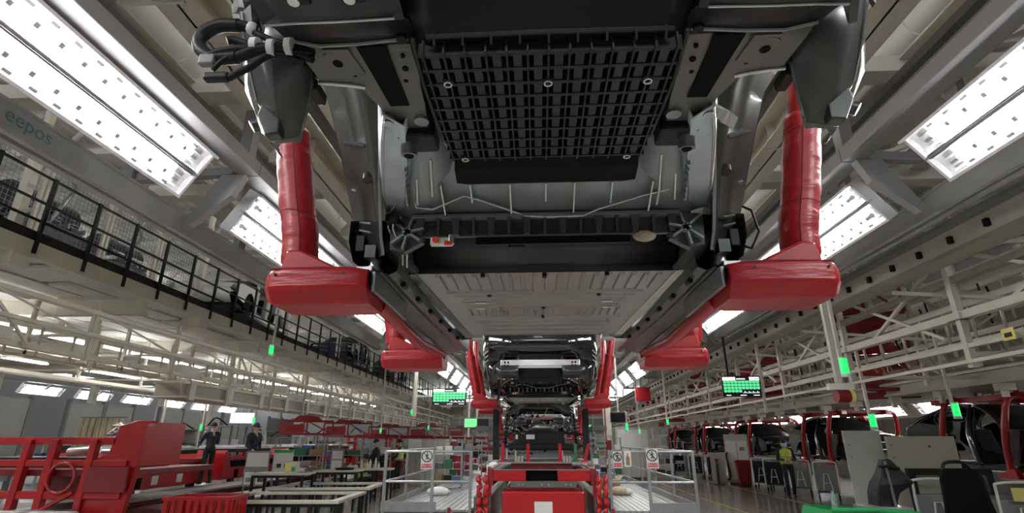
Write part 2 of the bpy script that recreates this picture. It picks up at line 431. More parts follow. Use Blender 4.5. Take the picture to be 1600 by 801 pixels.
# ---------------------------------------------------------------- left mezzanine
mz = thing('mezzanine', 'raised cream steel mezzanine floor with black railing at its edge', 'mezzanine', (-14, 25, 4.05), world=True)
mz['kind'] = 'structure'
MB().box(-21, -7.95, 2, 55, 4.50, 4.60).build('deck', 'deck_grey', mz)
MB().box(-8.0, -7.88, 2, 55, 4.36, 4.62).build('edge_beam', 'cream', mz)
MB().box(-7.96, -7.90, 2, 55, 4.62, 4.78).build('toe_board', 'black_plastic', mz)
pn = None
for i in range(19):
    for j in range(14):
        x = -8.25 - i * 0.62; y = 3.2 + j * 3.1 + (i % 3) * 1.0
        if y + 3.0 > 52: continue
        z = 4.46 - random.random() * 0.05
        if pn is None:
            pn = MB().box(-0.275, 0.275, -1.48, 1.48, -0.02, 0.03).build('deck_panel', 'deck_grey', mz, local=True); pn.location = (x + 14, y - 25, z - 4.05)
        else: inst(pn, mz, (x + 14, y - 25, z - 4.05))
for k in range(11):
    y = 5.4 + k * 4.6
    m = MB(); m.box(-21, -8.0, y - 0.1, y + 0.1, 4.08, 4.12); m.box(-21, -8.0, y - 0.012, y + 0.012, 4.08, 4.42); m.box(-21, -8.0, y - 0.1, y + 0.1, 4.40, 4.44)
    m.build('cross_beam', 'cream', mz)
    MB().bar((-8.15, y + 1.7, 4.3), (-8.15, y + 1.7, 6.4), 0.13).build('edge_post', 'cream', mz)
    MB().box(-8.3, -7.85, y + 1.55, y + 1.85, 4.15, 4.36).build('post_foot', 'cream', mz)
    MB().bar((-8.15, y + 1.7, 6.4), (-8.15, y + 1.7, 8.2), 0.10).build('edge_post', 'cream', mz)
    MB().bar((-20.5, y, 0), (-20.5, y, 4.4), 0.25).build('column', 'cream', mz)
po = None
for k in range(46):
    y = 2.65 + k * 0.925
    if po is None:
        po = MB().box(-0.02, 0.02, -0.03, 0.03, 0, 1.28).build('railing_post', 'black_plastic', mz, local=True); po.location = (-7.87 + 14, y - 25, 4.42 - 4.05)
    else: inst(po, mz, (-7.87 + 14, y - 25, 4.42 - 4.05))
for z in (5.68, 5.25, 4.95): MB().box(-7.91, -7.88, 2.2, 45, z - 0.018, z + 0.018).build('railing_bar', 'black_plastic', mz)

# wire mesh fence on the mezzanine
def mesh_panel(m, x, y0, y1, z0, z1, p=0.09, r=0.006):
    n = int((y1 - y0) / p)
    for i in range(n + 1): m.box(x - r/2, x + r/2, y0 + i * p - r/2, y0 + i * p + r/2, z0, z1)
    n = int((z1 - z0) / p)
    for i in range(n + 1): m.box(x - r/2, x + r/2, y0, y1, z0 + i * p - r/2, z0 + i * p + r/2)
for i in range(5):
    y0 = 5.2 + i * 1.55
    f = thing('mesh_fence_panel', 'grey wire mesh fence panel on the mezzanine, %s from the camera' % ordinal(i), 'fence panel', (-9.1, y0, 4.6), world=True, group='wire mesh fence on the mezzanine')
    m = MB(); mesh_panel(m, -9.1, y0, y0 + 1.45, 4.75, 6.9); o = m.build('wire_mesh', 'grey_mid', f); o['kind'] = 'stuff'
    for y in (y0, y0 + 1.45): MB().box(-9.13, -9.07, y - 0.03, y + 0.03, 4.6, 6.95).build('post', 'cream', f)
    MB().box(-9.12, -9.08, y0, y0 + 1.45, 6.88, 6.93).build('top_bar', 'cream', f)

# service frame hung below the mezzanine edge
sf = thing('service_frame', 'cream pipe frame hung under the mezzanine edge on the left', 'pipe frame', (-9, 20, 2.3), world=True)
for x, z, w in ((-8.0, 3.85, 0.07), (-8.0, 3.45, 0.06), (-8.1, 3.08, 0.09), (-8.5, 3.95, 0.05), (-9.2, 3.65, 0.08), (-9.2, 3.15, 0.06), (-10.4, 3.9, 0.1), (-10.4, 3.3, 0.07), (-12.2, 3.75, 0.12), (-12.2, 3.2, 0.08), (-14.3, 3.9, 0.1), (-14.3, 3.45, 0.14)):
    MB().box(x - w/2, x + w/2, 3, 50, z - w/2, z + w/2).build('long_pipe', 'cream', sf)
for k in range(20):
    y = 4.3 + k * 2.3
    for x, z0 in ((-8.05, 2.5 if k > 3 else 3.0), (-9.2, 3.1), (-12.2, 3.15)):
        MB().bar((x, y, z0), (x, y, 4.1), 0.06).build('dropper', 'cream', sf)
    MB().bar((-8.0, y, 3.45), (-14.3, y, 3.45), 0.05).build('cross_pipe', 'cream', sf)
    MB().bar((-8.0, y + 1.1, 3.08), (-9.2, y + 1.1, 3.15), 0.05).build('cross_pipe', 'cream', sf)
    for q in range(4):
        MB().bar((-8.0 - 0.4 * q, y + 0.5 * q, 3.0), (-8.0 - 0.4 * q, y + 0.5 * q, 3.95), 0.028).build('rod', 'cream', sf)
        MB().bar((-8.3, y + 0.55 * q, 2.97), (-8.3, y + 0.55 * q, 3.45), 0.03).build('rod', 'cream_warm', sf)
    MB().bar((-8.0, y, 3.9), (-8.0, y + 2.2, 3.45), 0.03).build('diagonal', 'cream', sf)
    if k % 2: MB().box(-8.25, -8.02, y + 0.3, y + 0.9, 3.12, 3.3).build('junction_box', 'cream', sf)
    if k % 3 == 1: MB().bar((-8.05, y, 4.1), (-8.05, y + 1.2, 3.1), 0.04).build('diagonal', 'cream', sf)
# broad cream duct beam below the frame
db = thing('conveyor_duct', 'broad cream conveyor duct with bracket plates running below the left pipe frame', 'conveyor duct', (-8.4, 28, 2.56), world=True)
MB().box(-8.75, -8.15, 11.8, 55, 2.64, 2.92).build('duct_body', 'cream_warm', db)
MB().box(-8.85, -8.08, 11.8, 55, 2.91, 2.97).build('duct_lid', 'cream', db)
MB().box(-8.85, -8.08, 11.8, 55, 2.60, 2.65).build('duct_base', 'cream', db)
for k in range(26):
    y = 12.1 + k * 1.6
    MB().box(-8.15, -8.05, y - 0.1, y + 0.1, 2.56, 3.0).build('bracket_plate', 'cream', db)

# neighbouring line far left: lamp beam and lamps
nb = thing('lamp_beam', 'distant grey beam above the six lamps of the neighbouring line', 'beam', (-25.6, 36, 4.5), world=True)
MB().box(-25.75, -25.45, 23, 52, 4.5, 4.68).build('beam_section', 'grey_beam', nb)
for k in range(6): MB().prism([(-25.75, 4.55), (-25.5, 4.55), (-25.95, 4.25), (-26.2, 4.15)], 'y', 26.9 + k * 3.47, 27.1 + k * 3.47).build('lamp_bracket', 'grey_beam', nb)
for k in range(7): MB().bar((-25.6, 24.2 + k * 3.9, 4.6), (-25.6, 24.2 + k * 3.9, 8.2), 0.12).build('drop_post', 'grey_beam', nb)
for i in range(6):
    strip_lamp(('N', 2.5), 2.5, 0.55, -1, (-26.1, 27.0 + i * 3.47, 4.22), 'small bright lamp hanging over the neighbouring line, %s from the left' % ordinal(i), 'lamps of the neighbouring line', False)

# ---------------------------------------------------------------- right overhead steelwork
cb = thing('clamp_beam', 'cream beam with black clamps along the right steelwork', 'beam', (5.8, 20, 4.1), world=True)
MB().box(5.66, 5.74, 2, 50, 4.14, 4.46).build('web', 'cream', cb)
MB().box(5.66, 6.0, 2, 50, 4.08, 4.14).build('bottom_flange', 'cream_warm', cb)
MB().box(5.5, 5.66, 2, 50, 4.40, 4.46).build('top_lip', 'grey_mid', cb)
for k in range(70):
    y = 2.6 + k * 0.62
    MB().box(5.60, 5.655, y - 0.03, y + 0.03, 4.20, 4.30).build('clamp', 'black_plastic', cb)
rk = thing('steel_rack', 'cream steel framework of posts beams and diagonals above the right aisle', 'steel frame', (7.5, 25, 2.4), world=True)
for k in range(14):
    y = 5.1 + k * 3.15
    MB().bar((6.5, y, 2.7), (6.5, y, 4.75), 0.10).build('post', 'cream', rk)
    MB().box(6.38, 6.62, y - 0.14, y + 0.14, 3.42, 3.52).build('post_plate', 'cream', rk)
    MB().bar((6.5, y, 4.5), (6.5, y + 2.2, 3.5), 0.055).build('diagonal', 'cream', rk)
    MB().bar((6.5, y + 3.1, 4.55), (6.5, y + 0.4, 3.2), 0.05).build('diagonal', 'cream', rk)
    MB().bar((5.8, y + 0.3, 3.95), (8.6, y - 0.2, 3.6), 0.055).build('cross_bar', 'cream', rk)
    MB().bar((6.5, y, 2.9), (9.4, y, 2.9), 0.07).build('cross_bar', 'cream', rk)
    for x, z0, z1 in ((8.4, 2.8, 5.0), (9.6, 3.0, 5.6), (11.2, 3.0, 6.0), (13.0, 2.9, 6.0)):
        MB().bar((x, y + 0.6, z0), (x, y + 0.6, z1), 0.08).build('post', 'cream', rk)
    MB().bar((8.4, y + 0.6, 4.9), (11.2, y + 0.6, 3.3), 0.05).build('diagonal', 'cream', rk)
    MB().bar((8.4, y + 0.6, 3.3), (11.2, y + 0.6, 4.9), 0.05).build('diagonal', 'cream', rk)
    MB().bar((6.5, y, 4.7), (13.0, y, 4.7), 0.07).build('cross_bar', 'cream', rk)
    for q in range(9):
        yy = y + 0.15 + q * 0.34
        MB().bar((11.2 + 0.3 * (q % 3), yy, 3.2), (11.2 + 0.3 * (q % 3), yy + 0.05, 5.2), 0.035).build('rod', 'cream', rk)
        MB().bar((8.4, yy, 3.0 + 0.13 * (q % 4)), (8.4, yy + 0.3, 3.55), 0.03).build('rod', 'cream_warm', rk)
    for q in range(5):
        yy = y + 0.3 + q * 0.6
        MB().bar((7.4, yy, 3.25), (7.4, yy, 3.85), 0.035).build('rod', 'cream', rk)
        MB().bar((9.0, yy, 3.7), (9.0, yy + 0.2, 4.6), 0.03).build('rod', 'black_plastic' if q % 2 else 'cream', rk)
        MB().bar((10.4, yy, 4.2), (10.4, yy + 0.1, 5.2), 0.03).build('rod', 'black_plastic' if q % 3 else 'cream', rk)
for x, z, w, h, m_ in ((6.5, 3.48, 0.14, 0.12, 'cream'), (6.5, 3.02, 0.08, 0.06, 'cream'), (6.4, 2.78, 0.06, 0.05, 'cream'), (6.55, 4.05, 0.16, 0.1, 'cream_warm'), (7.4, 3.9, 0.1, 0.1, 'cream'), (7.4, 3.25, 0.12, 0.08, 'cream'), (8.4, 4.2, 0.14, 0.14, 'cream'), (8.4, 3.6, 0.1, 0.1, 'cream_warm'), (8.4, 4.8, 0.1, 0.1, 'cream'), (9.6, 3.4, 0.16, 0.12, 'cream_warm'), (9.6, 5.0, 0.12, 0.12, 'cream'), (11.2, 4.4, 0.16, 0.16, 'cream_warm'), (11.2, 5.4, 0.12, 0.12, 'cream'), (11.2, 3.5, 0.16, 0.16, 'cream_warm'), (13.0, 4.0, 0.2, 0.2, 'cream_warm'), (13.0, 5.2, 0.2, 0.2, 'cream')):
    MB().box(x - w/2, x + w/2, 2, 50, z - h/2, z + h/2).build('long_beam', m_, rk)
for i, x in enumerate((9.0, 11.8)):
    for k in range(10):
        MB().box(x - 0.7, x + 0.7, 4 + k * 4.5, 8.2 + k * 4.5, 5.55, 5.6).build('floor_plate', 'deck_grey', rk)
# low conveyor beam over the suspended cars
lc = thing('conveyor_beam', 'low wide cream conveyor beam above the suspended black cars', 'conveyor', (9.9, 25, 2.48), world=True)
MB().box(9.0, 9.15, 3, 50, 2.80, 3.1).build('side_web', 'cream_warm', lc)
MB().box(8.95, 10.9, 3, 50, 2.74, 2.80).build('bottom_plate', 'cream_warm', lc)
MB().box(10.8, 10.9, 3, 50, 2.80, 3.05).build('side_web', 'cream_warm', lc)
MB().box(8.9, 8.99, 3, 50, 3.0, 3.06).build('edge_rail', 'cream', lc)
for k in range(26):
    y = 4.2 + k * 1.7
    m = MB(); m.box(9.02, 9.26, y - 0.12, y + 0.12, 2.6, 2.74); m.box(9.08, 9.16, y - 0.05, y + 0.05, 2.48, 2.6); m.build('trolley_bracket', 'cream', lc)
# lamps behind the suspended cars
lr = MB().box(13.75, 13.85, 5, 50, 2.5, 3.3).build('lamp_rail', 'cream'); tag(lr, 'cream rail holding the lamps behind the suspended cars', 'rail')
for k in range(10): MB().bar((13.9 - lr.location.x, 6 + k * 4.4 - lr.location.y, 0.7), (13.9 - lr.location.x, 6 + k * 4.4 - lr.location.y, 5.5), .08).build('drop_post', 'cream', lr, local=True)
for i in range(12):
    strip_lamp(('R', 2.6), 2.6, 0.5, 1, (13.58, 9 + i * 3.3, 2.8), 'bright strip lamp behind the suspended cars, %s from the camera' % ordinal(i), 'lamps behind the suspended cars', False)

# distant cross framework at the end of the line
ff = thing('far_framework', 'distant cream lattice framework closing the far end of the line', 'steel frame', (0, 50, 0), world=True)
for k in range(27):
    x = -12 + k * 1.0 + random.uniform(-.2, .2)
    if abs(x) < 1.6: continue
    MB().bar((x, 50 + random.uniform(-2, 2), 0), (x, 50 + random.uniform(-2, 2), 8.0), .1).build('post', 'cream', ff)
    MB().bar((x, 49, random.uniform(1, 3)), (x + 1.5, 49, random.uniform(4, 7)), .07).build('diagonal', 'cream_warm', ff)
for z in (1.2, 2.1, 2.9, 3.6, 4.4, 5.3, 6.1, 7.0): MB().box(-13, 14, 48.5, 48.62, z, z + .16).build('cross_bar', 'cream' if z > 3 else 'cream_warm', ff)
for k in range(14):
    x = -11.5 + k * 1.75
    if abs(x) < 1.6: continue
    z = random.choice((1.4, 2.4, 3.1, 3.9, 4.8)); MB().box(x, x + random.uniform(.6, 1.3), 48.3, 48.5, z, z + random.uniform(.3, .7)).build('infill_plate', random.choice(['red_dull', 'cream_warm', 'grey_dark', 'grey_mid', 'green_dark']), ff)

# ================================================================ CAR BODY (authored where the first one hangs)
CAR0 = (0.0, 0.95, 2.34)
def make_car(label):
    car = thing('car_body', label, 'car body', CAR0, world=True)
    B = lambda m, n, mt, p=car, **k: m.build(n, mt, p, **k)
    # --- floor panel with pressed beads
    fp = B(MB().loft([[(-0.645, 2.37, 2.425), (0, 2.37, 2.425), (0.645, 2.37, 2.425)], [(-0.60, 3.1, 2.425), (0, 3.1, 2.425), (0.60, 3.1, 2.425)], [(-0.55, 3.96, 2.425), (0, 3.96, 2.425), (0.55, 3.96, 2.425)]]), 'floor_panel', 'floor_alu', solid=0.008)
    def bead(x0, x1, y0, y1, h=0.012, z=2.421):
        w = 0.005
        v = [(x0, y0, z), (x1, y0, z), (x1, y1, z), (x0, y1, z), (x0 + w, y0 + w, z - h), (x1 - w, y0 + w, z - h), (x1 - w, y1 - w, z - h), (x0 + w, y1 - w, z - h)]
        B(MB().add(v, [(4, 5, 6, 7), (0, 1, 5, 4), (1, 2, 6, 5), (2, 3, 7, 6), (3, 0, 4, 7), (0, 3, 2, 1)]), 'floor_bead', 'floor_alu', fp)
    for k in range(19):
        x = -0.54 + k * 0.06
        bead(x, x + 0.030 if abs(x) > 0.2 else x + 0.02, 2.42, 2.68)
    for a, b in ((-0.53, -0.05), (0.05, 0.53)): bead(a, b, 2.72, 2.755)
    for y, w in ((2.80, 0.50), (2.865, 0.46), (2.93, 0.48), (3.01, 0.44)): bead(-w, w, y, y + 0.032)
    for s in (-1, 1):
        for k in range(6):
            x = s * (0.22 + k * 0.045); bead(min(x, x + s * 0.024), max(x, x + s * 0.024), 3.10, 3.28)
    for k in range(4): bead(-0.12 + k * 0.06, -0.095 + k * 0.06, 3.10, 3.28)
    for y, w in ((3.34, 0.5), (3.42, 0.42), (3.52, 0.46), (3.66, 0.40), (3.80, 0.44)): bead(-w, w, y, y + 0.035)
    for x, y in ((-0.36, 2.915), (0.36, 2.905), (-0.38, 3.05), (0.38, 3.04), (-0.04, 3.93)):
        B(MB().box(x - 0.03, x + 0.03, y - 0.012, y + 0.012, 2.402, 2.405), 'label_tag', 'paper', fp)
    for x, y in ((-0.3, 2.41), (0, 2.415), (0.3, 2.41), (-0.3, 2.775), (0.3, 2.775), (0, 3.06), (0, 3.31), (0.0, 2.435)):
        B(MB().cyl((x, y, 2.403), (x, y, 2.423), 0.011, 10), 'plug', 'black_plastic', fp)
    for s in (-1, 1):
        sd = lambda *p: [(s * a, b, c) for (a, b, c) in p]
        # --- sill / rocker
        prof = [(0.655, 2.43), (0.665, 2.37), (0.70, 2.355), (0.735, 2.37), (0.77, 2.36), (0.80, 2.335), (0.812, 2.335), (0.82, 2.38), (0.87, 2.42), (0.90, 2.52), (0.90, 2.62), (0.66, 2.62)]
        rows = []
        for y, k in ((2.20, 1.0), (2.6, 1.0), (3.2, 0.985), (3.9, 0.95), (4.35, 0.93)):
            rows.append([(s * x * (k if x < 0.8 else 1 - (1 - k) * 0.4), y, z) for x, z in prof])
        rk_ = B(MB().loft(rows, True), 'sill', 'ecoat_grey', smooth=25)
        m = MB(); m.loft([[(s * 0.625, 2.38, 2.418), (s * 0.66, 2.38, 2.415)], [(s * 0.592, 3.0, 2.418), (s * 0.64, 3.0, 2.414)], [(s * 0.545, 3.94, 2.418), (s * 0.60, 3.94, 2.414)]])
        B(m, 'sealant_strip', 'sealant' if s > 0 else 'ecoat_grey', rk_, solid=0.006)
        for k in range(6):
            y = 2.35 + k * 0.27; B(MB().cyl((s * (0.672 - k * 0.012), y, 2.355), (s * (0.672 - k * 0.012), y + 0.05, 2.355), 0.014, 8), 'clip', 'black_plastic', rk_)
        B(MB().box(min(s*0.77, s*0.82), max(s*0.77, s*0.82), 2.20, 2.30, 2.44, 2.5), 'jack_pad', 'ecoat', rk_)
        # --- front wheelhouse edge of the rear arch (inner liner)
        lip = [(0.905, 1.44, 2.58), (0.905, 1.47, 2.80), (0.905, 1.56, 2.98), (0.905, 1.70, 3.07), (0.905, 1.87, 2.985), (0.905, 2.02, 2.87), (0.905, 2.15, 2.735), (0.90, 2.26, 2.62), (0.885, 2.34, 2.53), (0.86, 2.40, 2.46)]
        mid = [(0.78, 1.40, 2.75), (0.77, 1.42, 2.86), (0.75, 1.48, 2.95), (0.74, 1.58, 2.97), (0.74, 1.72, 2.92), (0.745, 1.86, 2.83), (0.75, 2.00, 2.71), (0.755, 2.10, 2.61), (0.76, 2.19, 2.51), (0.765, 2.24, 2.45)]
        inn = [(0.66, 1.30, 2.80), (0.63, 1.31, 2.84), (0.59, 1.33, 2.86), (0.575, 1.42, 2.84), (0.59, 1.55, 2.80), (0.62, 1.68, 2.73), (0.655, 1.82, 2.65), (0.685, 1.95, 2.57), (0.705, 2.06, 2.48), (0.715, 2.14, 2.43)]
        wh = B(MB().loft([sd(*lip), sd(*[(a + 0.06, b + 0.03, c + 0.05) for a, b, c in mid]), sd(*mid), sd(*inn)]), 'wheelhouse', 'ecoat', smooth=60, solid=0.006)
        # ridges and details pressed in the liner
        B(MB().tube(sd((0.74, 1.865, 2.815), (0.80, 1.90, 2.845), (0.86, 1.93, 2.87)), 0.010, 6), 'ridge', 'ecoat_grey', wh)
        B(MB().cyl(*sd((0.755, 1.965, 2.73), (0.75, 1.955, 2.70)), 0.022, 12), 'grommet', 'ecoat', wh, smooth=40)
        for (a, b) in (((0.78, 2.13, 2.575), (0.845, 2.17, 2.60)), ((0.785, 2.16, 2.545), (0.85, 2.19, 2.57)), ((0.83, 2.05, 2.70), (0.855, 2.06, 2.71))):
            B(MB().tube(sd(a, b), 0.005, 6), 'ridge', 'steel', wh)
        B(MB().tube(sd(*inn), 0.007, 6), 'liner_flange', 'cast_grey', wh, smooth=60)
        # black connector block at the arch foot
        cbk = B(MB().box(min(s*0.83, s*0.875), max(s*0.83, s*0.875), 2.22, 2.34, 2.475, 2.56), 'connector', 'black_plastic', bevel=0.006)
        B(MB().tube(sd((0.87, 2.26, 2.5), (0.93, 2.25, 2.47), (0.985, 2.27, 2.56), (0.98, 2.3, 2.68), (0.93, 2.32, 2.72)) if s > 0 else sd((0.86, 2.26, 2.55), (0.885, 2.24, 2.58), (0.88, 2.26, 2.62)), 0.006, 6), 'cable', 'black_rubber', cbk, smooth=60)
        # --- rear quarter corner
        secs = [(3.35, [(0.93, 1.75), (0.935, 1.35), (0.93, 1.22), (0.88, 1.08), (0.78, 1.0), (0.66, 0.97)]),
                (3.05, [(0.935, 1.55), (0.94, 1.32), (0.925, 1.21), (0.875, 1.10), (0.77, 1.05), (0.66, 1.04)]),
                (2.82, [(0.935, 1.50), (0.94, 1.33), (0.925, 1.24), (0.87, 1.15), (0.77, 1.12), (0.66, 1.13)]),
                (2.66, [(0.925, 1.46), (0.93, 1.36), (0.915, 1.29), (0.86, 1.22), (0.76, 1.20), (0.665, 1.21)]),
                (2.57, [(0.90, 1.44), (0.895, 1.38), (0.875, 1.33), (0.84, 1.28), (0.76, 1.26), (0.70, 1.27)]),
                (2.505, [(0.845, 1.43), (0.84, 1.40), (0.83, 1.37), (0.81, 1.345), (0.77, 1.335), (0.745, 1.34)])]
        q = B(MB().loft([[(s * x, y, z) for x, y in sec] for z, sec in secs]), 'quarter_panel', 'quarter_gloss', smooth=50, solid=0.006)
        # inner closing flange (matt, faces the line)
        fl_ = [[(s * x, y, z) for x, y in ((0.845, 1.245), (0.77, 1.19), (0.66, 1.20))] + [] for z in (0,)]
        m = MB(); m.loft([[(s*0.865, 1.13, 2.80), (s*0.78, 1.085, 2.83), (s*0.66, 1.09, 2.84)], [(s*0.855, 1.19, 2.68), (s*0.765, 1.15, 2.66), (s*0.655, 1.17, 2.66)], [(s*0.845, 1.25, 2.585), (s*0.77, 1.22, 2.545), (s*0.69, 1.24, 2.58)], [(s*0.82, 1.31, 2.53), (s*0.775, 1.295, 2.488), (s*0.73, 1.30, 2.50)]])
        B(m, 'closing_flange', 'ecoat', q, smooth=40, solid=0.006)
        B(MB().tube(sd((0.866, 1.125, 2.80), (0.857, 1.185, 2.68), (0.847, 1.245, 2.59)), 0.0045, 6), 'seam', 'steel_bright', q)  # white highlight along the seam put into its bright metal colour
        m = MB(); m.prism([(s*0.83, 2.60), (s*0.77, 2.585), (s*0.765, 2.475), (s*0.805, 2.47), (s*0.84, 2.54)], 'y', 1.245, 1.285); B(m, 'corner_bracket', 'ecoat', q, bevel=0.006)
        B(MB().cyl(*sd((0.905, 1.36, 2.585), (0.918, 1.355, 2.575)), 0.020, 12), 'plug', 'ecoat_grey', q, smooth=40)
        B(MB().box(min(s*0.70, s*0.735), max(s*0.70, s*0.735), 1.29, 1.38, 2.66, 2.70), 'stop_block', 'black_plastic', q, bevel=0.008)
        B(MB().prism([(s*0.925, 2.86), (s*0.90, 2.90), (s*0.88, 2.84), (s*0.90, 2.78)], 'y', 1.16, 1.175), 'vent_slot', 'steel', q)
        # tail lamp vent strips (seen on the cars ahead)
        for k in range(3): B(MB().bar((s*0.83, 0.985 + k*0.02, 3.03 - k*0.07), (s*0.915, 1.13 + k*0.02, 2.98 - k*0.07), 0.012, 0.02), 'vent_strip', 'steel_bright', q)
        # --- rear longitudinal rail with dark slot
        rl = B(MB().loft([[(s*X0, y, 2.72), (s*(X0-0.015), y, z), (s*X1, y, z), (s*(X1-0.02), y, 2.76)] for (y, X0, X1, z) in ((1.075, 0.69, 0.365, 2.650), (1.12, 0.68, 0.365, 2.638), (1.215, 0.665, 0.365, 2.632), (1.25, 0.56, 0.37, 2.63), (1.34, 0.53, 0.375, 2.63), (1.46, 0.50, 0.39, 2.63), (1.56, 0.505, 0.40, 2.66))]), 'rear_rail', 'cast_olive', smooth=30, solid=0.006)
        va = B(MB().loft([sd((0.34, y, z), (0.5, y, z), (0.60, y, z + .002), (0.685, y + 0.01, z + .01)) for (y, z) in ((0.72, 2.72), (0.76, 2.62), (0.83, 2.592), (0.935, 2.592), (0.95, 2.583), (0.965, 2.598), (1.0, 2.618), (1.05, 2.636), (1.095, 2.642))]), 'rear_valance', 'valance_dark', smooth=35, solid=0.006)
        B(MB().tube(sd((0.36, 0.945, 2.579), (0.50, 0.948, 2.578), (0.60, 0.950, 2.580), (0.68, 0.962, 2.588)), 0.003, 6), 'valance_edge', 'silver', va)  # silver line stands for the highlight on the valance flange
        B(MB().tube(sd((0.36, 1.07, 2.634), (0.50, 1.085, 2.636), (0.60, 1.088, 2.636), (0.675, 1.07, 2.64)), 0.005, 6), 'valance_edge', 'cast_grey', va)
        for x in (0.44, 0.565):
            B(MB().box(min(s*(x-0.028), s*(x+0.028)), max(s*(x-0.028), s*(x+0.028)), 0.84, 0.90, 2.58, 2.592), 'bolt_pad', 'black_plastic', va, bevel=0.005)
            B(MB().cyl((s*x, 0.872, 2.582), (s*x, 0.872, 2.562), 0.013, 12), 'bolt', 'silver', va, smooth=40)
        B(MB().cyl((s*0.375, 1.06, 2.64), (s*0.375, 1.06, 2.62), 0.014, 12), 'rubber_stop', 'black_rubber', va, smooth=40)
        B(MB().add(sd((0.505, 1.092, 2.634), (0.425, 1.092, 2.634), (0.425, 1.16, 2.629), (0.42, 1.335, 2.624), (0.478, 1.335, 2.624), (0.495, 1.16, 2.629), (0.505, 1.092, 2.630), (0.425, 1.092, 2.630), (0.425, 1.16, 2.625), (0.42, 1.335, 2.620), (0.478, 1.335, 2.620), (0.495, 1.16, 2.625)), [(0, 1, 2, 5), (5, 2, 3, 4), (6, 11, 8, 7), (11, 10, 9, 8), (0, 6, 7, 1), (3, 9, 10, 4), (1, 7, 8, 2), (2, 8, 9, 3), (4, 10, 11, 5), (5, 11, 6, 0)]), 'rail_slot', 'black_matte', rl)
        for (x, y, r) in ((0.39, 1.13, 0.006), (0.395, 1.18, 0.009), (0.405, 1.23, 0.007), (0.545, 1.20, 0.006)):
            B(MB().cyl((s*x, y, 2.634), (s*x, y, 2.628), r, 10), 'rail_hole', 'black_matte', rl)
        B(MB().tube(sd((0.66, 1.225, 2.628), (0.62, 1.228, 2.626), (0.57, 1.235, 2.624), (0.53, 1.25, 2.626)), 0.006, 6), 'rail_seam', 'silver', rl, smooth=60)
        B(MB().cyl((s*0.575, 1.15, 2.638), (s*0.575, 1.15, 2.631), 0.042, 20), 'pressed_cup', 'cast_olive', rl, smooth=40)
        B(MB().cyl((s*0.575, 1.15, 2.631), (s*0.575, 1.15, 2.628), 0.014, 12), 'rail_hole', 'black_matte', rl)
        B(MB().loft([sd((0.60, 1.10, 2.640), (0.53, 1.10, 2.638)), sd((0.56, 1.20, 2.634), (0.512, 1.19, 2.632))]), 'reinforcement', 'cast_olive', rl, solid=0.014)
        # bush and bracket ahead of the rail
        br = B(MB().box(min(s*0.37, s*0.50), max(s*0.37, s*0.50), 1.47, 1.58, 2.60, 2.66), 'mount_bracket', 'black_plastic', bevel=0.01)
        B(MB().cyl((s*0.465, 1.525, 2.62), (s*0.465, 1.535, 2.565), 0.028, 14), 'bush', 'steel', br, smooth=40)
        B(MB().cyl((s*0.465, 1.535, 2.566), (s*0.465, 1.535, 2.562), 0.017, 12), 'bush_bore', 'black_matte', br)
        B(MB().cyl((s*0.40, 1.42, 2.63), (s*0.40, 1.42, 2.618), 0.024, 12), 'boss', 'cast_grey', br, smooth=40)
        B(MB().cyl((s*0.50, 1.40, 2.63), (s*0.50, 1.40, 2.60), 0.016, 10), 'stud', 'steel', br, smooth=40)
        # --- casting side wall (pale blue-grey)
        sw = B(MB().loft([[(s*0.53, 1.36, 2.74), (s*0.505, 1.37, 2.615), (s*0.455, 1.41, 2.60), (s*0.43, 1.41, 2.70)], [(s*0.60, 1.60, 2.72), (s*0.575, 1.60, 2.605), (s*0.50, 1.64, 2.595), (s*0.48, 1.64, 2.69)], [(s*0.665, 1.85, 2.67), (s*0.645, 1.86, 2.60), (s*0.57, 1.88, 2.585), (s*0.55, 1.88, 2.66)], [(s*0.70, 2.05, 2.64), (s*0.685, 2.06, 2.60), (s*0.625, 2.09, 2.59), (s*0.61, 2.09, 2.64)]]), 'casting_wall', 'cast_blue', smooth=25, solid=0.008)
        B(MB().tube(sd((0.508, 1.375, 2.615), (0.55, 1.5, 2.605), (0.578, 1.60, 2.60), (0.648, 1.86, 2.597), (0.688, 2.06, 2.597)), 0.006, 6), 'wall_edge', 'silver', sw, smooth=60)
        for k in range(8): B(MB().box(min(s*(0.50+k*0.009), s*(0.512+k*0.009)), max(s*(0.50+k*0.009), s*(0.512+k*0.009)), 1.66 + k*0.045, 1.665 + k*0.045, 2.575, 2.60), 'weld_tick', 'cast_grey', sw)
        if s > 0: B(MB().loft([sd((0.50, 1.40, 2.635), (0.53, 1.42, 2.66)), sd((0.575, 1.50, 2.64), (0.605, 1.49, 2.675)), sd((0.64, 1.57, 2.66), (0.655, 1.55, 2.69))]), 'sealant_smear', 'sealant', sw, solid=0.004)
        # --- inner pan beside the tub
        pn_ = B(MB().loft([sd((0.46, 1.50, 2.68), (0.40, 1.50, 2.72), (0.32, 1.50, 2.76)), sd((0.52, 1.70, 2.66), (0.45, 1.70, 2.69), (0.33, 1.70, 2.74)), sd((0.58, 1.90, 2.62), (0.50, 1.90, 2.62), (0.36, 1.88, 2.66)), sd((0.62, 2.06, 2.56), (0.52, 2.05, 2.555), (0.34, 2.03, 2.575))]), 'side_pan', 'cast_grey', smooth=40, solid=0.008)
        for a, b in (((0.44, 1.75, 2.675), (0.46, 1.92, 2.60)), ((0.50, 1.78, 2.655), (0.53, 1.96, 2.585)), ((0.55, 1.80, 2.64), (0.575, 1.97, 2.585))):
            B(MB().tube(sd(a, b), 0.006, 6), 'pan_ridge', 'silver', pn_)
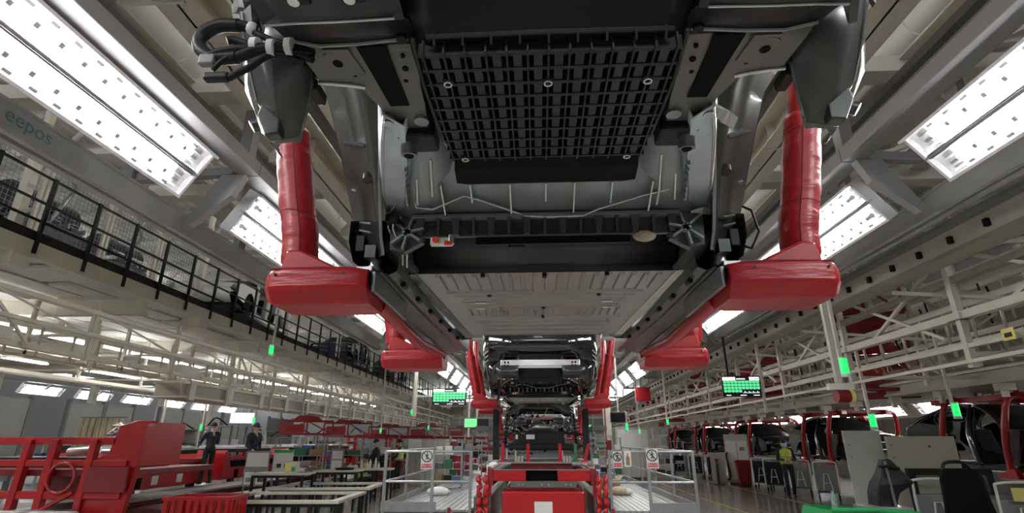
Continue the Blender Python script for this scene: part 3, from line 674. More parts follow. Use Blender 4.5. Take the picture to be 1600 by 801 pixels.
        # --- ribbed star bracket at the casting foot
        st = B(MB().prism([(s*0.665, 2.56), (s*0.56, 2.565), (s*0.505, 2.51), (s*0.52, 2.45), (s*0.60, 2.405), (s*0.66, 2.42)], 'y', 2.05, 2.085), 'star_bracket', 'ecoat_grey')
        B(MB().cyl((s*0.585, 2.05, 2.49), (s*0.585, 2.025, 2.49), 0.020, 12), 'boss', 'cast_grey', st, smooth=40)
        for (px, pz) in ((0.655, 2.55), (0.565, 2.555), (0.515, 2.505), (0.53, 2.452), (0.60, 2.415), (0.65, 2.44)):
            B(MB().bar((s*0.585, 2.038, 2.49), (s*px, 2.038, pz), 0.026, 0.009, up=(1, 0, 0.3)), 'star_rib', 'cast_grey', st)
        B(MB().loft([sd((0.62, 2.09, 2.42), (0.72, 2.12, 2.50)), sd((0.60, 2.36, 2.415), (0.72, 2.36, 2.45))]), 'foot_plate', 'ecoat_grey', st, solid=0.02)
        # --- doors/pillars/roof side
        sdp = [(3.08, 0.935), (3.20, 0.945), (3.33, 0.93)]
        rows = [[(s * 0.90, y, 2.60), (s * 0.935, y, 2.72), (s * 0.945, y, 2.95), (s * 0.94, y, 3.15), (s * 0.915, y, 3.36)] for y in (2.42, 2.9, 3.5, 4.1, 4.5)]
        bs = B(MB().loft(rows), 'body_side', 'car_black', smooth=40, solid=0.01)
        B(MB().loft([[(s*0.905, 1.44, 2.62), (s*0.935, 1.35, 3.0), (s*0.93, 1.3, 3.36)], [(s*0.91, 1.56, 3.0), (s*0.938, 1.55, 3.12), (s*0.925, 1.55, 3.38)], [(s*0.91, 1.72, 3.09), (s*0.94, 1.75, 3.16), (s*0.92, 1.8, 3.37)], [(s*0.91, 1.9, 2.98), (s*0.942, 1.95, 3.1), (s*0.918, 2.0, 3.36)], [(s*0.905, 2.16, 2.74), (s*0.945, 2.2, 2.95), (s*0.915, 2.2, 3.36)], [(s*0.89, 2.40, 2.56), (s*0.945, 2.43, 2.9), (s*0.915, 2.43, 3.36)]]), 'rear_arch_panel', 'ecoat_grey', smooth=40, solid=0.01)
        for nm, pts in (('pillar', ((0.915, 2.25, 3.34), (0.80, 1.75, 3.72))), ('pillar', ((0.92, 3.1, 3.36), (0.74, 3.0, 3.85))), ('pillar', ((0.91, 4.45, 3.34), (0.70, 3.75, 3.82))), ('roof_rail', ((0.66, 1.4, 3.72), (0.72, 2.2, 3.84), (0.73, 3.0, 3.86), (0.70, 3.75, 3.82)))):
            B(MB().tube(sd(*pts), 0.045, 8), nm, 'car_black', smooth=60)
        # --- front end
        B(MB().loft([[(s*0.905, 4.5, 2.60), (s*0.945, 4.5, 2.95), (s*0.91, 4.5, 3.34)], [(s*0.91, 4.62, 2.86), (s*0.94, 4.62, 3.05), (s*0.88, 4.7, 3.33)], [(s*0.90, 4.9, 3.06), (s*0.93, 4.9, 3.14), (s*0.84, 4.95, 3.30)], [(s*0.88, 5.25, 2.95), (s*0.90, 5.25, 3.08), (s*0.78, 5.3, 3.22)], [(s*0.72, 5.6, 2.85), (s*0.72, 5.62, 3.0), (s*0.64, 5.6, 3.14)]]), 'front_fender', 'car_black', smooth=40, solid=0.01)
        B(MB().loft([[(s*0.52, 3.96, 2.43), (s*0.60, 3.96, 2.43)], [(s*0.48, 4.2, 2.56), (s*0.62, 4.2, 2.56)], [(s*0.46, 4.6, 2.76), (s*0.60, 4.6, 2.78)], [(s*0.46, 5.5, 2.82), (s*0.58, 5.5, 2.82)]]), 'front_rail', 'cast_grey', smooth=40, solid=0.06)
        B(MB().box(min(s*0.46, s*0.55), max(s*0.46, s*0.55), 4.02, 4.12, 2.40, 2.47), 'front_bracket', 'silver', bevel=0.01)
        B(MB().tube(sd((0.42, 4.1, 2.47), (0.55, 4.06, 2.43), (0.63, 4.05, 2.42), (0.70, 4.0, 2.43)), 0.018, 8), 'loom', 'black_rubber', smooth=60)
        B(MB().cyl((s*0.62, 4.75, 3.05), (s*0.60, 4.78, 3.35), 0.11, 14, 0.08), 'shock_tower', 'cast_grey', smooth=40)
    # --- roof, bonnet frame, hatch frame
    B(MB().loft([[(x, y, z - 0.05 * (x / 0.7) ** 2) for x in (-0.7, -0.35, 0, 0.35, 0.7)] for y, z in ((1.4, 3.74), (2.2, 3.88), (3.0, 3.91), (3.75, 3.86))]), 'roof_panel', 'car_black', smooth=60, solid=0.01)
    B(MB().loft([[(x * w, y + 0.06 * x * x, z) for x in (-1, -.5, 0, .5, 1)] for (y, z, w) in ((0.87, 2.93, .80), (0.82, 3.15, .84), (0.86, 3.34, .80), (1.1, 3.55, .74), (1.38, 3.72, .68))]), 'tailgate', 'car_black', smooth=50, solid=0.012)
    B(MB().tube([(-0.78, 1.05, 3.3), (-0.70, 1.4, 3.7), (0, 1.38, 3.74), (0.70, 1.4, 3.7), (0.78, 1.05, 3.3)], 0.03, 8), 'hatch_frame', 'car_black', smooth=60)
    B(MB().box(-0.62, 0.62, 5.5, 5.58, 2.78, 2.92), 'front_cross_member', 'cast_grey', bevel=0.01)
    B(MB().loft([[(x, 4.3, 2.75) for x in (-0.5, 0, 0.5)], [(x, 4.25, 3.3) for x in (-0.6, 0, 0.6)]]), 'firewall', 'black_plastic', solid=0.02)
    # --- rear end panel with flange, bumper beam
    rp = B(MB().loft([[(x, 0.86, 3.36) for x in (-0.78, -0.4, 0, 0.4, 0.78)], [(x, 0.88, 3.12) for x in (-0.82, -0.4, 0, 0.4, 0.82)], [(x, 0.93, 2.93) for x in (-0.82, -0.4, 0, 0.4, 0.82)], [(x, 1.02, 2.865) for x in (-0.82, -0.4, 0, 0.4, 0.82)], [(x, 1.21 + 0.03 * abs(x), 2.845) for x in (-0.82, -0.4, 0, 0.4, 0.82)], [(x, 1.25 + 0.03 * abs(x), 2.87) for x in (-0.82, -0.4, 0, 0.4, 0.82)], [(x, 1.34, 2.78) for x in (-0.70, -0.4, 0, 0.4, 0.70)]]), 'rear_panel', 'ecoat', smooth=35, solid=0.008)
    for s in (-1, 1):
        B(MB().tube([(s*0.80, 1.235, 2.838), (s*0.62, 1.228, 2.84), (s*0.42, 1.222, 2.84), (s*0.37, 1.19, 2.83)], 0.004, 6), 'panel_flange', 'silver', rp)  # flange lip in silver, its highlight put into the colour
        B(MB().tube([(s*0.74, 1.25, 2.80), (s*0.64, 1.275, 2.78), (s*0.50, 1.28, 2.775), (s*0.38, 1.27, 2.79)], 0.005, 6), 'panel_flange', 'cast_grey', rp)
    bb = B(MB().prism([(0.90, 2.735), (0.86, 2.735), (0.845, 2.78), (0.86, 2.865), (0.90, 2.865)], 'x', -0.62, 0.62), 'bumper_beam', 'steel_bright', bevel=0.006)
    for s in (-1, 1):
        for dx, dz in ((0.50, 2.775), (0.50, 2.825), (0.55, 2.775), (0.55, 2.825)):
            B(MB().cyl((s*dx, 0.852, dz), (s*dx, 0.838, dz), 0.014, 10), 'beam_hole', 'black_matte', bb)
        B(MB().box(min(s*0.42, s*0.60), max(s*0.42, s*0.60), 0.90, 1.05, 2.70, 2.87), 'crash_box', 'ecoat_grey', bb, bevel=0.01)
        B(MB().loft([[(s*0.62, 0.87, 2.74), (s*0.62, 0.87, 2.86)], [(s*0.72, 0.95, 2.70), (s*0.72, 0.95, 2.80)], [(s*0.78, 1.1, 2.66), (s*0.78, 1.1, 2.72)]]), 'beam_end', 'ecoat', bb, solid=0.02)
    # --- black trunk tub with ribbed underside
    def ring(w0, y0, y1, z, c):
        return [(-w0 + c, y0, z), (w0 - c, y0, z), (w0, y0 + c, z), (w0, y1 - c, z), (w0 - c, y1, z), (-w0 + c, y1, z), (-w0, y1 - c, z), (-w0, y0 + c, z)]
    m = MB()
    m.loft([ring(0.40, 0.84, 1.72, 2.95, 0.08), ring(0.385, 0.90, 1.66, 2.76, 0.08), ring(0.345, 0.985, 1.585, 2.63, 0.06), ring(0.33, 1.015, 1.56, 2.585, 0.05)], True)
    m.add(ring(0.33, 1.015, 1.56, 2.585, 0.05), [tuple(range(8))])
    tb = B(m, 'trunk_tub', 'tub_black', smooth=50)
    B(MB().loft([[(x, 1.545, 2.60) for x in (-0.31, 0, 0.31)], [(x, 1.64, 2.575) for x in (-0.325, 0, 0.325)], [(x, 1.76, 2.585) for x in (-0.335, 0, 0.335)], [(x, 1.80, 2.60) for x in (-0.30, 0, 0.30)]]), 'tub_lip', 'black_matte', tb, solid=0.02)
    yl = [1.045 + k * 0.0555 for k in range(10)]
    xl = [-0.312 + k * 0.052 for k in range(13)]
    for y in yl: B(MB().box(-0.325, 0.325, y - 0.004, y + 0.004, 2.553, 2.59), 'cross_rib', 'tub_rib', tb)
    for x in xl: B(MB().box(x - 0.0025, x + 0.0025, 1.03, 1.555, 2.548, 2.59), 'long_rib', 'tub_rib', tb)
    pad = None; o = CAR0
    for i in range(12):
        for j in range(9):
            x = xl[i] + 0.026; y = yl[j] + 0.028
            if pad is None:
                pm = MB(); pm.box(-0.011, 0.011, -0.024, 0.024, 0, 0.03); pm.box(-0.0235, 0.0235, -0.024, -0.012, 0.004, 0.03)
                pad = pm.build('rib_pad', 'tub_pad', tb, local=True); pad.location = (x - o[0], y - o[1], 2.556 - o[2])
            else: inst(pad, tb, (x - o[0], y - o[1], 2.556 - o[2]))
    for x, y in ((-0.266, 1.145), (0, 1.153), (0.262, 1.156), (-0.272, 1.538), (0.268, 1.543)):
        m = MB(); m.tube([(x + 0.010 * math.cos(t * PI / 6), y + 0.010 * math.sin(t * PI / 6), 2.546) for t in range(13)], 0.0035, 6); B(m, 'bolt_ring', 'silver', tb, smooth=60)
        B(MB().cyl((x, y, 2.55), (x, y, 2.60), 0.016, 12), 'bolt_boss', 'tub_rib', tb, smooth=40)
    for s in (-1, 1): B(MB().tube([(s*0.335, 1.02, 2.585), (s*0.338, 1.15, 2.57), (s*0.334, 1.3, 2.565), (s*0.33, 1.45, 2.57), (s*0.30, 1.545, 2.575)], 0.006, 6), 'tub_edge', 'tub_pad', tb, smooth=60)
    B(MB().tube([(-0.30, 1.012, 2.583), (0, 1.008, 2.583), (0.30, 1.012, 2.583)], 0.006, 6), 'tub_edge', 'tub_pad', tb)
    for k in range(9): B(MB().bar((-0.28 + k * 0.07, 1.006, 2.588), (-0.28 + k * 0.07, 1.022, 2.562), 0.005, 0.01), 'tub_fin', 'tub_pad', tb)
    # --- kick-up wall behind the tub
    kw = B(MB().loft([[(x, 1.60, 2.74) for x in (-0.5, -0.25, 0, 0.25, 0.5)], [(x, 1.78, 2.70) for x in (-0.5, -0.25, 0, 0.25, 0.5)], [(x, 1.86, 2.655) for x in (-0.52, -0.25, 0, 0.25, 0.52)], [(x, 2.04, 2.56) for x in (-0.55, -0.25, 0, 0.25, 0.55)]]), 'kick_up_panel', 'cast_grey', smooth=35, solid=0.008)
    for x, h in ((-0.42, 1), (-0.30, 0.6), (-0.14, 1), (0.005, 0.6), (0.12, 1), (0.27, 0.7), (0.43, 1), (0.46, 0.8)):
        B(MB().bar((x, 1.88, 2.632), (x, 1.88 + 0.13 * h, 2.632 - 0.069 * h), 0.006, 0.02), 'panel_rib', 'silver' if h == 1 else 'cast_blue', kw)
    # brake pipe loop across the casting
    bp = B(MB().tube([(-0.665, 2.02, 2.57), (-0.62, 1.96, 2.60), (-0.55, 1.93, 2.615), (-0.54, 1.98, 2.58), (-0.47, 1.98, 2.57), (-0.33, 1.92, 2.60), (-0.27, 1.95, 2.595), (-0.08, 2.02, 2.55), (0.0, 2.025, 2.545), (0.16, 2.02, 2.545), (0.22, 1.99, 2.56), (0.40, 1.94, 2.595), (0.56, 1.91, 2.62), (0.59, 1.86, 2.63)], 0.0042, 8), 'brake_pipe', 'silver', smooth=60)
    B(MB().tube([(-0.665, 2.02, 2.57), (-0.675, 2.05, 2.52), (-0.65, 2.07, 2.47), (-0.61, 2.08, 2.42), (-0.64, 2.2, 2.40)], 0.0045, 8), 'pipe_tail', 'silver', bp, smooth=60)
    B(MB().tube([(-0.64, 2.0, 2.56), (-0.65, 2.04, 2.51), (-0.63, 2.06, 2.46), (-0.59, 2.07, 2.42), (-0.62, 2.2, 2.39)], 0.0045, 8), 'pipe_tail', 'silver', bp, smooth=60)
    for x, y, z in ((-0.66, 2.02, 2.545), (-0.635, 2.01, 2.545)): B(MB().box(x - 0.016, x + 0.016, y - 0.02, y + 0.02, z - 0.02, z + 0.02), 'pipe_valve', 'black_plastic', bp, bevel=0.004)
    B(MB().box(-0.475, -0.445, 1.945, 1.96, 2.60, 2.63), 'paper_tag', 'paper', bp)
    # --- castellated cross member
    cm = B(MB().box(-0.56, 0.56, 2.055, 2.075, 2.475, 2.565), 'cross_member', 'ecoat', bevel=0.004)
    B(MB().box(-0.56, 0.56, 2.01, 2.06, 2.548, 2.56), 'member_flange', 'cast_grey', cm)
    for k in range(15):
        x = -0.53 + k * 0.0757
        w = 0.007 if k % 2 else 0.017
        B(MB().add([(x - w, 2.02, 2.55), (x + w, 2.02, 2.55), (x + w * 0.6, 2.04, 2.478), (x - w * 0.6, 2.04, 2.478), (x - w, 2.06, 2.55), (x + w, 2.06, 2.55), (x + w, 2.06, 2.478), (x - w, 2.06, 2.478)], [(0, 1, 2, 3), (4, 7, 6, 5), (0, 3, 7, 4), (1, 5, 6, 2), (3, 2, 6, 7), (0, 4, 5, 1)]), 'member_rib', 'ecoat', cm)
    # --- dark cavity ahead of the cross member
    cv = B(MB().loft([[(x, 2.075, 2.50) for x in (-0.6, 0, 0.6)], [(x, 2.20, 2.47) for x in (-0.6, 0, 0.6)], [(x, 2.345, 2.44) for x in (-0.62, 0, 0.62)], [(x, 2.365, 2.41) for x in (-0.63, 0, 0.63)]]), 'cavity_panel', 'tub_black', smooth=40, solid=0.01)
    B(MB().box(-0.16, -0.09, 2.10, 2.14, 2.44, 2.50), 'cavity_bracket', 'black_plastic', cv, bevel=0.006)
    B(MB().box(-0.30, 0.36, 2.078, 2.09, 2.445, 2.478), 'cavity_shield', 'tub_black', cv, bevel=0.003)
    # red and white connector, tan foam plug
    rc = B(MB().box(-0.49, -0.395, 2.055, 2.085, 2.44, 2.475), 'fuse_connector', 'white', bevel=0.005)
    B(MB().cyl((-0.465, 2.045, 2.46), (-0.465, 2.06, 2.46), 0.014, 12), 'red_cap', 'orange_red', rc, smooth=40)
    B(MB().box(-0.43, -0.395, 2.045, 2.06, 2.436, 2.455), 'red_latch', 'orange_red', rc, bevel=0.004)
    B(MB().box(-0.41, -0.385, 2.046, 2.066, 2.44, 2.485), 'clear_clip', 'silver', rc, bevel=0.004)
    m = MB(); m.ball((0.418, 2.065, 2.468), 0.05, 12, 8, (1.0, 0.35, 0.55)); B(m, 'foam_plug', 'tan', smooth=40)
    return car
car1 = make_car('grey-green car underbody with ribbed black trunk tub hanging nearest overhead')

# tail wiring loom of the first car
wl_ = thing('wiring_loom', 'bundled black wiring loom with white tape hanging at the left rear corner', 'wiring loom', (-0.8, 1.02, 2.75), world=True)
def wp(*pts): return [Vector(p) for p in pts]
def smooth_path(pts, n=8):
    out = []; P = [Vector(p) for p in pts]
    for i in range(len(P) - 1):
        p0 = P[max(i-1, 0)]; p1 = P[i]; p2 = P[i+1]; p3 = P[min(i+2, len(P)-1)]
        for k in range(n):
            t = k / n
            out.append(0.5 * ((2*p1) + (-p0+p2)*t + (2*p0-5*p1+4*p2-p3)*t*t + (-p0+3*p1-3*p2+p3)*t**3))
    out.append(P[-1]); return out
MB().tube(smooth_path([(-0.75, 1.05, 2.66), (-0.80, 1.04, 2.668), (-0.855, 1.04, 2.668), (-0.893, 1.04, 2.64), (-0.89, 1.04, 2.60), (-0.85, 1.04, 2.568), (-0.79, 1.04, 2.566), (-0.73, 1.04, 2.59), (-0.66, 1.05, 2.60)]), 0.0145, 10).build('corrugated_tube', 'black_rubber', wl_, smooth=60)
for i, p in enumerate(smooth_path([(-0.80, 1.04, 2.668), (-0.855, 1.04, 2.668), (-0.893, 1.04, 2.64), (-0.89, 1.04, 2.60), (-0.85, 1.04, 2.568), (-0.79, 1.04, 2.566)], 12)):
    if i == 0: last = p; continue
    d = (p - last).normalized() * 0.003
    MB().cyl(p - d, p + d, 0.0175, 10).build('tube_ring', 'black_plastic', wl_, smooth=40); last = p
for pts, r in (([(-0.60, 1.06, 2.57), (-0.68, 1.05, 2.59), (-0.75, 1.04, 2.60), (-0.80, 1.035, 2.615), (-0.815, 1.03, 2.61)], 0.011), ([(-0.60, 1.06, 2.59), (-0.68, 1.05, 2.605), (-0.76, 1.035, 2.59), (-0.83, 1.03, 2.575), (-0.85, 1.03, 2.56)], 0.010), ([(-0.62, 1.06, 2.56), (-0.70, 1.045, 2.575), (-0.745, 1.035, 2.53), (-0.775, 1.03, 2.505), (-0.79, 1.03, 2.495)], 0.009), ([(-0.62, 1.06, 2.60), (-0.70, 1.05, 2.62), (-0.76, 1.045, 2.65)], 0.009), ([(-0.60, 1.05, 2.58), (-0.70, 1.04, 2.585), (-0.80, 1.03, 2.56), (-0.835, 1.03, 2.52)], 0.006)):
    MB().tube(smooth_path(pts), r, 8).build('wire_bundle', 'black_rubber', wl_, smooth=60)
for x, z in ((-0.70, 2.592), (-0.745, 2.60), (-0.655, 2.595)):
    MB().cyl((x - 0.008, 1.043, z), (x + 0.008, 1.043, z), 0.024, 12).build('tape_wrap', 'tape_white', wl_, smooth=40)
MB().ball((-0.765, 1.045, 2.66), 0.018, 10, 6).build('tape_knot', 'tape_white', wl_, smooth=60)
MB().box(-0.873, -0.835, 1.02, 1.04, 2.535, 2.565).build('plug_housing', 'grey_mid', wl_, bevel=0.004)
MB().box(-0.85, -0.79, 1.018, 1.04, 2.487, 2.508).build('plug_housing', 'black_plastic', wl_, bevel=0.005)

# ================================================================ HANGER CARRIERS (red padded arms)
def make_carrier(label):
    c = thing('hanger_carrier', label, 'hanger', (0, 3.3, 2.2), world=True)
    for s in (-1, 1):
        pad_pole = {}
        for j, (yc, xi) in enumerate(((2.27, 0.79), (4.38, 0.835))):
            xo = 1.232 if j == 0 else 1.325
            dx = xo - 1.232
            # pole: thin steel core and vinyl cover
            core = [(s*(1.36 + dx), yc, 4.9), (s*(1.335 + dx), yc, 3.6), (s*(1.29 + dx), yc, 3.2), (s*(1.2 + dx), yc, 2.75), (s*(1.15 + dx), yc, 2.40)]
            MB().tube(smooth_path(core, 5), 0.062, 16).build('pole', 'red_paint', c, smooth=60)
            pts = smooth_path([(s*(1.285 + dx), yc, 3.16), (s*(1.245 + dx), yc, 2.95), (s*(1.205 + dx), yc, 2.75), (s*(1.165 + dx), yc, 2.58), (s*(1.15 + dx), yc, 2.44)], 8)
            rr = [0.083 + 0.0012 * math.sin(i * 2.1) + 0.0015 * math.sin(i * 0.9 + j) for i in range(len(pts))]
            rr[0] = 0.068
            cov = MB().tube(pts, rr, 24).build('padded_cover', 'red_vinyl', c, smooth=60)
            for i in (4, 19): pp = pts[i]; MB().tube([(pp.x + math.cos(t*PI/12)*0.0835, pp.y + math.sin(t*PI/12)*0.0835, pp.z + 0.004*math.sin(t*PI/6 + i)) for t in range(25)], 0.0018, 5).build('seam', 'red_dull', cov, smooth=60)
            MB().tube([(p.x - s*0.03, p.y - 0.079, p.z) for p in pts[3:-2]], 0.003, 5).build('seam', 'red_dull', cov, smooth=60)
            # foot arm
            prof = [(yc-0.155, 2.366), (yc-0.165, 2.35), (yc-0.165, 2.275), (yc-0.11, 2.212), (yc+0.11, 2.212), (yc+0.165, 2.275), (yc+0.165, 2.35), (yc+0.155, 2.366)]
            rows = []
            for x, k in ((xo, 0.72), (xo-0.03, 0.92), (xo-0.09, 1.0), (1.0, 1.0), (xi+0.03, 1.0), (xi-0.02, 0.92)):
                rows.append([(s*x, yc + (y-yc)*k, 2.29 + (z-2.29)*k) for y, z in prof])
            m = MB(); m.loft(rows, True); m.add(rows[0], [tuple(range(8))]); m.add(rows[-1], [tuple(range(8))])
            ft = m.build('foot_arm', 'red_vinyl', c, smooth=25, bevel=0.01)
            MB().box(min(s*(xo+0.004), s*(xo-0.03)), max(s*(xo+0.004), s*(xo-0.03)), yc-0.085, yc+0.01, 2.262, 2.315).build('end_slot', 'black_matte', ft)
            MB().box(min(s*(xi-0.028), s*(xi+0.02)), max(s*(xi-0.028), s*(xi+0.02)), yc-0.13, yc-0.02, 2.30, 2.345).build('end_slot', 'black_matte', ft)
            for x in (xo-0.06, xi+0.08): MB().cyl((s*x, yc-0.166, 2.335), (s*x, yc-0.158, 2.335), 0.006, 8).build('rivet', 'black_plastic', ft)
            MB().tube([(s*(xo-0.03), yc-0.152, 2.362), (s*1.0, yc-0.152, 2.366), (s*(xi+0.03), yc-0.152, 2.362)], 0.005, 6).build('welt', 'red_dull', ft)
            # gusset wedge
            m = MB(); m.prism([(s*(xo-0.045), 2.355), (s*(xo-0.045), 2.41), (s*(xo-0.06), 2.47), (s*(xo-0.12), 2.475), (s*(xo-0.27), 2.405), (s*(xo-0.33), 2.365)], 'y', yc-0.10, yc+0.10)
            m.build('gusset', 'red_paint' , c, bevel=0.012)
            # support plate and pin
            pl = MB().box(min(s*(xi+0.17), s*(xi-0.02)), max(s*(xi+0.17), s*(xi-0.02)), yc-0.09, yc+0.07, 2.368, 2.392).build('support_plate', 'silver', c, bevel=0.004)
            for a in (0.13, 0.07): MB().cyl((s*(xi+a), yc-0.04, 2.39), (s*(xi+a), yc-0.04, 2.404), 0.012, 8).build('bolt', 'steel', pl, smooth=40)
            MB().cyl((s*xi, yc, 2.39), (s*xi, yc, 2.452), 0.028, 14).build('support_pin', 'silver', pl, smooth=40)
            MB().cyl((s*xi, yc, 2.39), (s*xi, yc, 2.41), 0.04, 14).build('pin_collar', 'silver', pl, smooth=40)
        MB().tube([(s*0.79, 2.38, 2.262), (s*0.815, 3.4, 2.262), (s*0.83, 4.30, 2.335)], 0.034, 14).build('tie_tube', 'red_vinyl', c, smooth=60)
        MB().cyl((s*0.832, 4.30, 2.335), (s*0.835, 4.36, 2.34), 0.036, 14).build('tube_end', 'black_plastic', c, smooth=40)
        MB().box(min(s*0.745, s*0.765), max(s*0.745, s*0.765), 2.16, 2.75, 2.27, 2.36).build('side_channel', 'galv', c, bevel=0.004)
        MB().bar((s*0.80, 2.75, 2.31), (s*0.845, 4.30, 2.345), 0.02, 0.05).build('side_channel', 'galv', c)
        MB().tube([(s*0.90, 2.5, 2.44), (s*0.93, 3.5, 2.46), (s*0.95, 4.3, 2.47)], 0.02, 10).build('upper_tie', 'red_paint', c, smooth=60)
        MB().box(min(s*1.30, s*1.52), max(s*1.30, s*1.52), 2.0, 4.7, 4.9, 5.05).build('top_beam', 'red_dull', c)
    for y in (2.4, 4.3): MB().box(-1.45, 1.45, y-0.08, y+0.08, 4.95, 5.1).build('top_cross_beam', 'red_dull', c)
    for s in (-1, 1):
        for y in (2.1, 4.6): MB().box(min(s*1.38, s*1.52), max(s*1.38, s*1.52), y-0.1, y+0.1, 5.05, 5.22).build('trolley', 'grey_dark', c)
    return c
ca1 = make_carrier('red padded hanger arms cradling the nearest car body')

for i, (dy, dz) in enumerate(((7.4, 0.0), (13.75, -0.52))):
    c = dup(car1, (CAR0[0], CAR0[1] + dy, CAR0[2] + dz), ('black car rear with a bright bumper beam hanging behind the nearest body', 'smaller black car lowered over the red marriage cart')[i])
    ca = dup(ca1, (0, 3.3 + dy, 2.2 + dz), ('red hanger arms holding the second black car', 'red hanger arms around the car over the red cart')[i])
    # these bodies are painted black: object-level material slots on copied meshes
    blk = {'ecoat': 'car_black', 'ecoat_grey': 'car_black', 'quarter_gloss': 'car_black', 'cast_grey': 'black_plastic', 'cast_olive': 'black_plastic', 'cast_blue': 'black_plastic', 'rail_slot': 'black_matte'}
    for ch in list(c.children):
        for o in [ch] + list(ch.children):
            nm = o.data.materials[0].name
            if nm in blk:
                o.material_slots[0].link = 'OBJECT'; o.material_slots[0].material = M[blk[nm]]

# ================================================================ MARRIAGE CART AND PLATFORMS
cart = thing('marriage_cart', 'red lifting cart with a white paper sheet under the lowered car', 'lift cart', (0, 11, 0), world=True)
MB().box(-0.70, 0.74, 9.9, 12.6, 0.12, 0.85).build('body', 'red_paint', cart, bevel=0.04)
MB().box(-0.62, 0.66, 9.95, 12.5, 0.85, 0.90).build('lid', 'red_dull', cart, bevel=0.02)
MB().box(-0.24, 0.16, 10.0, 10.2, 0.905, 0.915).build('tape_patch', 'tan', cart)
MB().box(0.2, 0.5, 10.0, 10.12, 0.905, 0.913).build('tape_patch', 'tan', cart)
MB().box(-0.135, 0.175, 9.885, 9.90, 0.30, 0.68).build('paper_sheet', 'paper', cart)
for x in (-0.36, 0.36): MB().box(x - 0.07, x + 0.07, 9.89, 9.91, 0.44, 0.49).build('slot', 'black_matte', cart)
for x0, x1 in ((-0.86, -0.28), (0.28, 0.86)): MB().box(x0, x1, 10.0, 12.4, 1.0, 1.17).build('deck_box', 'red_paint', cart, bevel=0.01)
MB().box(-0.29, 0.29, 10.15, 12.4, 1.02, 1.16).build('centre_bay', 'black_matte', cart)
MB().box(-0.86, 0.86, 10.0, 12.4, 1.175, 1.19).build('lower_plate', 'galv', cart)
MB().box(-0.55, 0.55, 10.1, 12.3, 1.19, 1.29).build('spacer', 'red_dull', cart)
MB().box(-0.80, 0.88, 9.98, 12.3, 1.29, 1.315).build('top_plate', 'galv', cart)
MB().box(-0.95, -0.86, 9.98, 12.4, 0.92, 1.20).build('side_cheek', 'red_dull', cart); MB().box(0.86, 0.95, 9.98, 12.4, 0.92, 1.20).build('side_cheek', 'red_dull', cart)
m = MB(); m.box(-0.55, 0.6, 9.92, 12.3, 0.90, 1.0); m.build('scissor_bay', 'grey_dark', cart)
for x in (-0.4, -0.33, 0.0, 0.12, 0.42, 0.5): MB().cyl((x, 9.9, 0.95), (x, 9.92, 0.95), 0.022, 10).build('bolt', 'steel', cart, smooth=40)
for i, (x, mt, tilt) in enumerate(((-0.70, 'red_paint', 0), (-0.24, 'red_paint', 0), (0.34, 'red_paint', 0), (0.62, 'green_dark', 0), (0.78, 'red_paint', 0.08))):
    MB().bar((x, 10.15, 1.31), (x + tilt, 10.15, 1.62), 0.055).build('locating_post', mt, cart)
    MB().box(x - 0.06, x + 0.06, 10.08, 10.22, 1.315, 1.34).build('post_foot', mt, cart)
for x in (-0.40, 0.46):
    for k in range(3): MB().cyl((x - 0.055 + k * 0.055, 10.05, 1.315), (x - 0.055 + k * 0.055, 10.05, 1.41), 0.024, 10).build('spring_can', 'silver', cart, smooth=40)
MB().box(0.62, 0.80, 10.0, 10.1, 1.192, 1.205).build('pink_cloth', 'orange_red', cart)
for s in (-1, 1):
    for j, (x, r0) in enumerate(((0.98, 0.07), (1.10, 0.09))):
        pts = [(s * (x + 0.015 * math.sin(t * 0.9)), 9.95 + 0.02 * math.cos(t * 1.1), 1.1 - t * 0.03) for t in range(28)]
        MB().tube(pts, [0.03 + 0.022 * ((k // 2) % 2) for k in range(28)], 10).build('hose_chain', 'red_paint', cart, smooth=50)
    MB().tube([(s * (1.08 + 0.09 * math.cos(t * PI / 8)), 9.93, 0.42 + 0.13 * math.sin(t * PI / 8)) for t in range(17)], 0.02, 8).build('hose_loop', 'red_paint' if s < 0 else 'hose_grey', cart, smooth=60)
    MB().box(min(s * 0.9, s * 1.2), max(s * 0.9, s * 1.2), 10.0, 12.3, 0.1, 0.75).build('side_pod', 'grey_dark', cart, bevel=0.02)
    for y in (10.3, 12.2): MB().cyl((s * 0.6, y, 0.13), (s * 0.75, y, 0.13), 0.13, 16).build('wheel', 'black_rubber', cart, smooth=40)
    MB().bar((s * 0.93, 10.05, 0.75), (s * 0.93, 10.05, 1.2), 0.07).build('side_post', 'red_paint', cart)

# rear axle and battery assembly riding on the cart
ax = thing('drive_unit', 'black drive axle with brake discs and silver castings on the red cart', 'drive axle', (0, 11.5, 1.315), world=True)
MB().box(-0.62, 0.62, 10.5, 12.2, 1.50, 1.62).build('subframe', 'black_plastic', ax, bevel=0.03)
MB().cyl((-0.35, 11.0, 1.78), (0.35, 11.0, 1.78), 0.17, 18).build('motor', 'grey_dark', ax, smooth=40)
m = MB(); m.ball((0.02, 10.85, 1.92), 0.2, 14, 8, (1.3, 0.6, 0.55)); m.build('gear_casting', 'silver', ax, smooth=50)
MB().box(-0.28, -0.12, 10.49, 10.50, 1.70, 1.78).build('label_plate', 'paper', ax); MB().box(-0.48, -0.44, 10.49, 10.50, 1.70, 1.78).build('label_plate', 'paper', ax)
MB().box(-0.50, 0.45, 10.5, 10.56, 1.60, 1.84).build('front_beam', 'black_plastic', ax, bevel=0.02)
